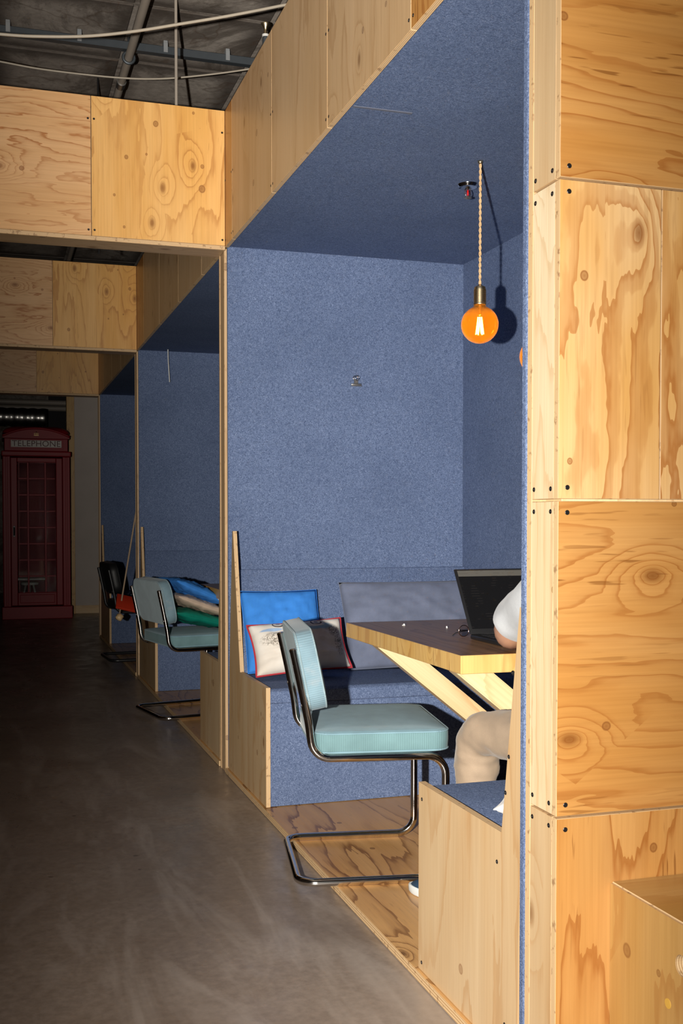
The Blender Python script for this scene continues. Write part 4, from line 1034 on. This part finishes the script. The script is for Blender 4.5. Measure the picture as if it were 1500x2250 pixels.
# door
dr = tb('door', -0.296, -0.224, -0.372, -0.332, 0.16, 1.92)
for nm, x0, x1, z0, z1 in (('door_stile', 0.224, 0.296, 0.16, 1.92), ('door_rail', -0.223, 0.223, 1.868, 1.92), ('door_rail', -0.223, 0.223, 0.16, 0.315)):
    tb(nm, x0, x1, -0.372, -0.332, z0, z1, RED, dr)
tb('kick_panel', -0.20, 0.20, -0.376, -0.3722, 0.19, 0.29, RED, dr)
cols = [-0.223, -0.100, 0.100, 0.223]; zr = [0.316 + k * (1.867 - 0.316) / 8 for k in range(9)]
for x in cols[1:3]: tb('glazing_bar', x - 0.010, x + 0.010, -0.364, -0.340, 0.3155, 1.8675, RED, dr, 0.004)
for k in range(1, 8):
    for xa, xb in zip(cols, cols[1:]): tb('glazing_bar', xa + 0.0102, xb - 0.0102, -0.363, -0.341, zr[k] - 0.010, zr[k] + 0.010, RED, dr, 0.004)
for k in range(8):
    for xa, xb in zip(cols, cols[1:]): tb('pane', xa + 0.008, xb - 0.008, -0.353, -0.349, zr[k] + 0.006, zr[k + 1] - 0.006, PANE, dr, 0)
bm = bmesh.new(); tube_bm(bm, catmull([(0, 0, 0.09), (0, -0.03, 0.08), (0, -0.03, 0.02), (0, 0, 0.0)], 5), 0.008, 8); box_bm(bm, 0.026, 0.006, 0.13, (0, 0.003, 0.045), 0.002)
link('door_handle', mesh_from(bm, 'door_handle', M['black'], True, 40), dr, Vector((BX - 0.262, BY - 0.376, 1.00)) - wloc(dr))
# entablature, sign, curved pediment and domed roof
tb('cornice', -0.400, 0.400, -0.400, 0.400, 1.936, 2.000, RED, None, 0.014, 3)
sb = tb('sign_box', -0.365, 0.365, -0.365, 0.365, 2.001, 2.150)
tb('sign_frame', -0.310, 0.310, -0.3715, -0.3655, 2.028, 2.142, RED, sb, 0.002)
sg = tb('sign', -0.290, 0.290, -0.3765, -0.372, 2.046, 2.128, plain('opal_sign', (0.60, 0.55, 0.50), 0.4), sb, 0.001)
cu = bpy.data.curves.new('lettering', 'FONT'); cu.body = 'TELEPHONE'; cu.size = 0.100; cu.extrude = 0.0012; cu.align_x = 'CENTER'; cu.align_y = 'CENTER'; cu.space_character = 1.03
to = bpy.data.objects.new('lettering', cu); COL.objects.link(to); bpy.context.view_layer.update()
lm = bpy.data.meshes.new_from_object(to.evaluated_get(bpy.context.evaluated_depsgraph_get())); bpy.data.objects.remove(to)
wdt = max(v.co.x for v in lm.vertices) - min(v.co.x for v in lm.vertices)
lm.transform(Matrix.Diagonal((0.555 / wdt, 0.98, 1, 1))); lm.materials.clear(); lm.materials.append(plain('sign_dark_red', (0.09, 0.006, 0.008), 0.5))
link('lettering', lm, sg, Vector((BX, BY - 0.3778, 2.086)) - wloc(sg), (PI / 2, 0, 0))
bm = bmesh.new()
N = 20; hw = 0.385
for sgn, yy in ((0, -0.385), (1, 0.385)): pass
fr_ = []
for k in range(N + 1):
    x = -hw + 2 * hw * k / N; zt_ = 0.020 + 0.095 * (1 - (x / hw) ** 2); fr_.append((x, zt_))
Fv = [bm.verts.new((x, -0.385, z)) for x, z in fr_]; Fb = [bm.verts.new((x, -0.385, 0)) for x, z in fr_]
Bv = [bm.verts.new((x, 0.385, z)) for x, z in fr_]; Bb = [bm.verts.new((x, 0.385, 0)) for x, z in fr_]
for k in range(N):
    bm.faces.new((Fb[k], Fb[k + 1], Fv[k + 1], Fv[k])); bm.faces.new((Bb[k + 1], Bb[k], Bv[k], Bv[k + 1])); bm.faces.new((Fv[k], Fv[k + 1], Bv[k + 1], Bv[k])); bm.faces.new((Fb[k + 1], Fb[k], Bb[k], Bb[k + 1]))
bm.faces.new((Fb[0], Fv[0], Bv[0], Bb[0])); bm.faces.new((Fb[N], Bb[N], Bv[N], Fv[N]))
pd = link('pediment', mesh_from(bm, 'pediment', RED), tp, (0, 0, 2.151))
arch = catmull([(x, -0.392, z + 0.004) for x, z in fr_[::2]], 3)
bm = bmesh.new(); tube_bm(bm, arch, 0.013, 8); link('arch_moulding', mesh_from(bm, 'arch_moulding', RED, True), pd)
# crown-like emblem in low relief
bm = bmesh.new(); box_bm(bm, 0.060, 0.006, 0.012, (0, 0, 0), 0.002)
for k in range(5): box_bm(bm, 0.008, 0.006, 0.030 - 0.003 * abs(k - 2), (-0.024 + k * 0.012, 0, 0.018), 0.002)
bmesh.ops.create_uvsphere(bm, u_segments=8, v_segments=6, radius=0.007, matrix=Matrix.Translation((0, 0, 0.040)))
link('crown_emblem', mesh_from(bm, 'crown_emblem', plain('dull_gold', (0.30, 0.20, 0.10), 0.35, 0.8)), pd, (0, -0.389, 0.035))
bm = bmesh.new()
rings = []
for k in range(7):
    a = k / 6 * PI / 2; s = 0.385 * math.cos(a) ** 0.6 if k < 6 else 0.02; z = 0.10 * math.sin(a)
    rings.append([bm.verts.new((x, y, z)) for x, y in rounded_rect(max(s, 0.02), max(s, 0.02), max(s, 0.02) * 0.15, 3)])
for A, B in zip(rings, rings[1:]):
    n_ = len(A)
    for k in range(n_): bm.faces.new((A[k], A[(k + 1) % n_], B[(k + 1) % n_], B[k]))
bm.faces.new(rings[-1]); bm.faces.new(rings[0][::-1])
link('roof', mesh_from(bm, 'roof', RED, True, 40), tp, (0, 0, 2.212))
# things seen through its panes
o = wbox('shelf', BX - 0.28, BX + 0.10, BY - 0.20, BY + 0.32, 0.455, 0.475, M['white'], tp)
th = thing('stool', 'pale stool inside the telephone box', 'stool', (BX - 0.08, BY - 0.02, 0.149))
bm = bmesh.new(); lathe_bm(bm, [(0, 0.27), (0.10, 0.27), (0.105, 0.255), (0.10, 0.24), (0, 0.24)], 20); link('seat', mesh_from(bm, 'seat', M['white'], True, 40), th)
for k in range(3):
    a = k * 2 * PI / 3 + 0.5
    bm = bmesh.new(); tube_bm(bm, [(0.05 * math.cos(a), 0.05 * math.sin(a), 0.24), (0.11 * math.cos(a), 0.11 * math.sin(a), 0.002)], 0.012, 8); link('leg', mesh_from(bm, 'leg', M['white'], True), th)

# ------------------------------------------------------------------ services under the ceiling
PVC = plain('painted_pipe', (0.36, 0.31, 0.26), 0.45, nscale=12)
GALV = plain('galvanised_channel', (0.10, 0.115, 0.13), 0.45, 0.6)
CABLE = plain('white_cable', (0.40, 0.35, 0.28), 0.5)
th = thing('ceiling_pipe', 'beige pipe running along the corridor under the concrete ceiling', 'pipe', (0.70, 4.0, 3.58))
bm = bmesh.new(); tube_bm(bm, [(0, 0, 0), (0, 12, 0)], 0.021, 14); link('pipe', mesh_from(bm, 'pipe', PVC, True, 40), th)
for y in (2.15, 4.4, 6.8):
    bm = bmesh.new(); tube_bm(bm, [(0, y, 0), (0, y + 0.07, 0)], 0.0255, 14); link('coupling', mesh_from(bm, 'coupling', M['steel'], True, 40), th)
ring = [(0.029 * math.cos(k * PI / 8), 1.83, 0.029 * math.sin(k * PI / 8)) for k in range(16)]
bm = bmesh.new(); tube_bm(bm, ring, 0.008, 8, True); tube_bm(bm, [(0, 1.83, 0.034), (0, 1.83, 0.105)], 0.006, 8); link('clamp', mesh_from(bm, 'clamp', GALV, True), th)
th = thing('strut_channel', 'dark grey metal channel running across under the concrete ceiling', 'channel', (0.0, 5.84, 3.64))
bm = bmesh.new(); box_bm(bm, 4.6, 0.045, 0.040, (-0.6, 0, 0), 0.003); link('channel', mesh_from(bm, 'channel', GALV), th)
for x in (-0.70, -0.30, 0.10, 0.45, 0.89, 1.22):
    bm = bmesh.new(); box_bm(bm, 0.022, 0.050, 0.030, (x, -0.001, 0.034), 0.002); box_bm(bm, 0.022, 0.004, 0.05, (x, -0.0255, 0.012), 0.001); link('clip', mesh_from(bm, 'clip', plain('grey_clip', (0.26, 0.27, 0.28), 0.5)), th)
o = tube('power_cable', catmull([(-1.6, 4.4, 3.10), (-0.9, 4.4, 3.04), (-0.3, 4.4, 3.012), (0.05, 4.4, 3.019), (0.214, 4.4, 3.032), (0.384, 4.4, 3.057), (0.559, 4.4, 3.099), (0.739, 4.4, 3.152), (0.923, 4.4, 3.207), (1.15, 4.4, 3.281), (1.5, 4.4, 3.40), (1.7, 4.4, 3.58)], 6), 0.0058, CABLE, loc=(0, 4.4, 3.05))
tag(o, 'thicker slack white cable crossing near the top of the picture', 'cable')
o = tube('power_cable', catmull([(-1.4, 5.6, 3.56), (-0.7, 5.6, 3.47), (-0.2, 5.6, 3.41), (0.059, 5.6, 3.39), (0.271, 5.6, 3.377), (0.599, 5.6, 3.38), (0.824, 5.6, 3.40), (1.056, 5.6, 3.447), (1.281, 5.6, 3.504), (1.5, 5.6, 3.57)], 6), 0.0045, CABLE, loc=(0, 5.6, 3.4))
tag(o, 'thinner slack white cable sagging below the dark metal channel', 'cable')
o = tube('hanging_rod', [(0.865, 5.33, 3.70), (0.865, 5.33, 2.90)], 0.0075, PVC, loc=(0.865, 5.33, 2.90), seg=10)
tag(o, 'thin steel rod hanging down from the concrete ceiling behind the nearest beam', 'rod')
o = tube('hanging_rod', [(0.60, 6.45, 3.70), (0.60, 6.45, 2.70)], 0.005, M['black'], loc=(0.60, 6.45, 2.70), seg=8)
tag(o, 'thin black rod hanging left of the beige ceiling pipe', 'rod')
th = thing('sprinkler_drop', 'short dark pipe stub with sprinkler head above the fascia', 'sprinkler', (1.30, 5.30, 3.40))
bm = bmesh.new(); tube_bm(bm, [(0, 0, -0.945), (0, 0, 0.145)], 0.0165, 12); link('pipe', mesh_from(bm, 'pipe', GALV, True, 40), th)
bm = bmesh.new(); tube_bm(bm, [(0, 0, 0.145), (0, 0, 0.157)], 0.0175, 12); link('collar', mesh_from(bm, 'collar', M['white'], True, 40), th)
bm = bmesh.new(); lathe_bm(bm, [(0, 0.157), (0.010, 0.157), (0.008, 0.175), (0.012, 0.190), (0.024, 0.205), (0.024, 0.210), (0, 0.210)], 14); link('head', mesh_from(bm, 'head', M['brass'], True, 40), th)
# foil duct beyond the telephone box
m, nt, b = new_mat('crumpled_foil'); tc = nd(nt, 'ShaderNodeTexCoord'); b.inputs['Base Color'].default_value = (0.62, 0.60, 0.57, 1); b.inputs['Metallic'].default_value = 1.0; b.inputs['Roughness'].default_value = 0.28
bump(nt, noise(nt, tc.outputs['Object'], 9.0, 3.0), 0.25, 0.02, b)
bm = bmesh.new(); pts = [(-3.0 + k * 0.03, 0, 0) for k in range(125)]; tube_bm(bm, pts, [0.125 + 0.006 * math.sin(k * 1.4) for k in range(125)], 20)
o = link('foil_duct', mesh_from(bm, 'foil_duct', m, True), None, (0, 15.4, 2.56)); tag(o, 'silver foil ventilation duct above the telephone box', 'duct')
for i, (x, z) in enumerate(((0.10, 2.85), (0.42, 2.80))):
    o = tube('service_pipe', [(-2.8, 16.2 + i * 0.3, z), (1.4, 16.2 + i * 0.3, z)], 0.04, PVC, loc=(0, 16.2 + i * 0.3, z), seg=10); tag(o, ['upper brown service pipe high behind the telephone box', 'lower brown service pipe high behind the telephone box'][i], 'pipe')
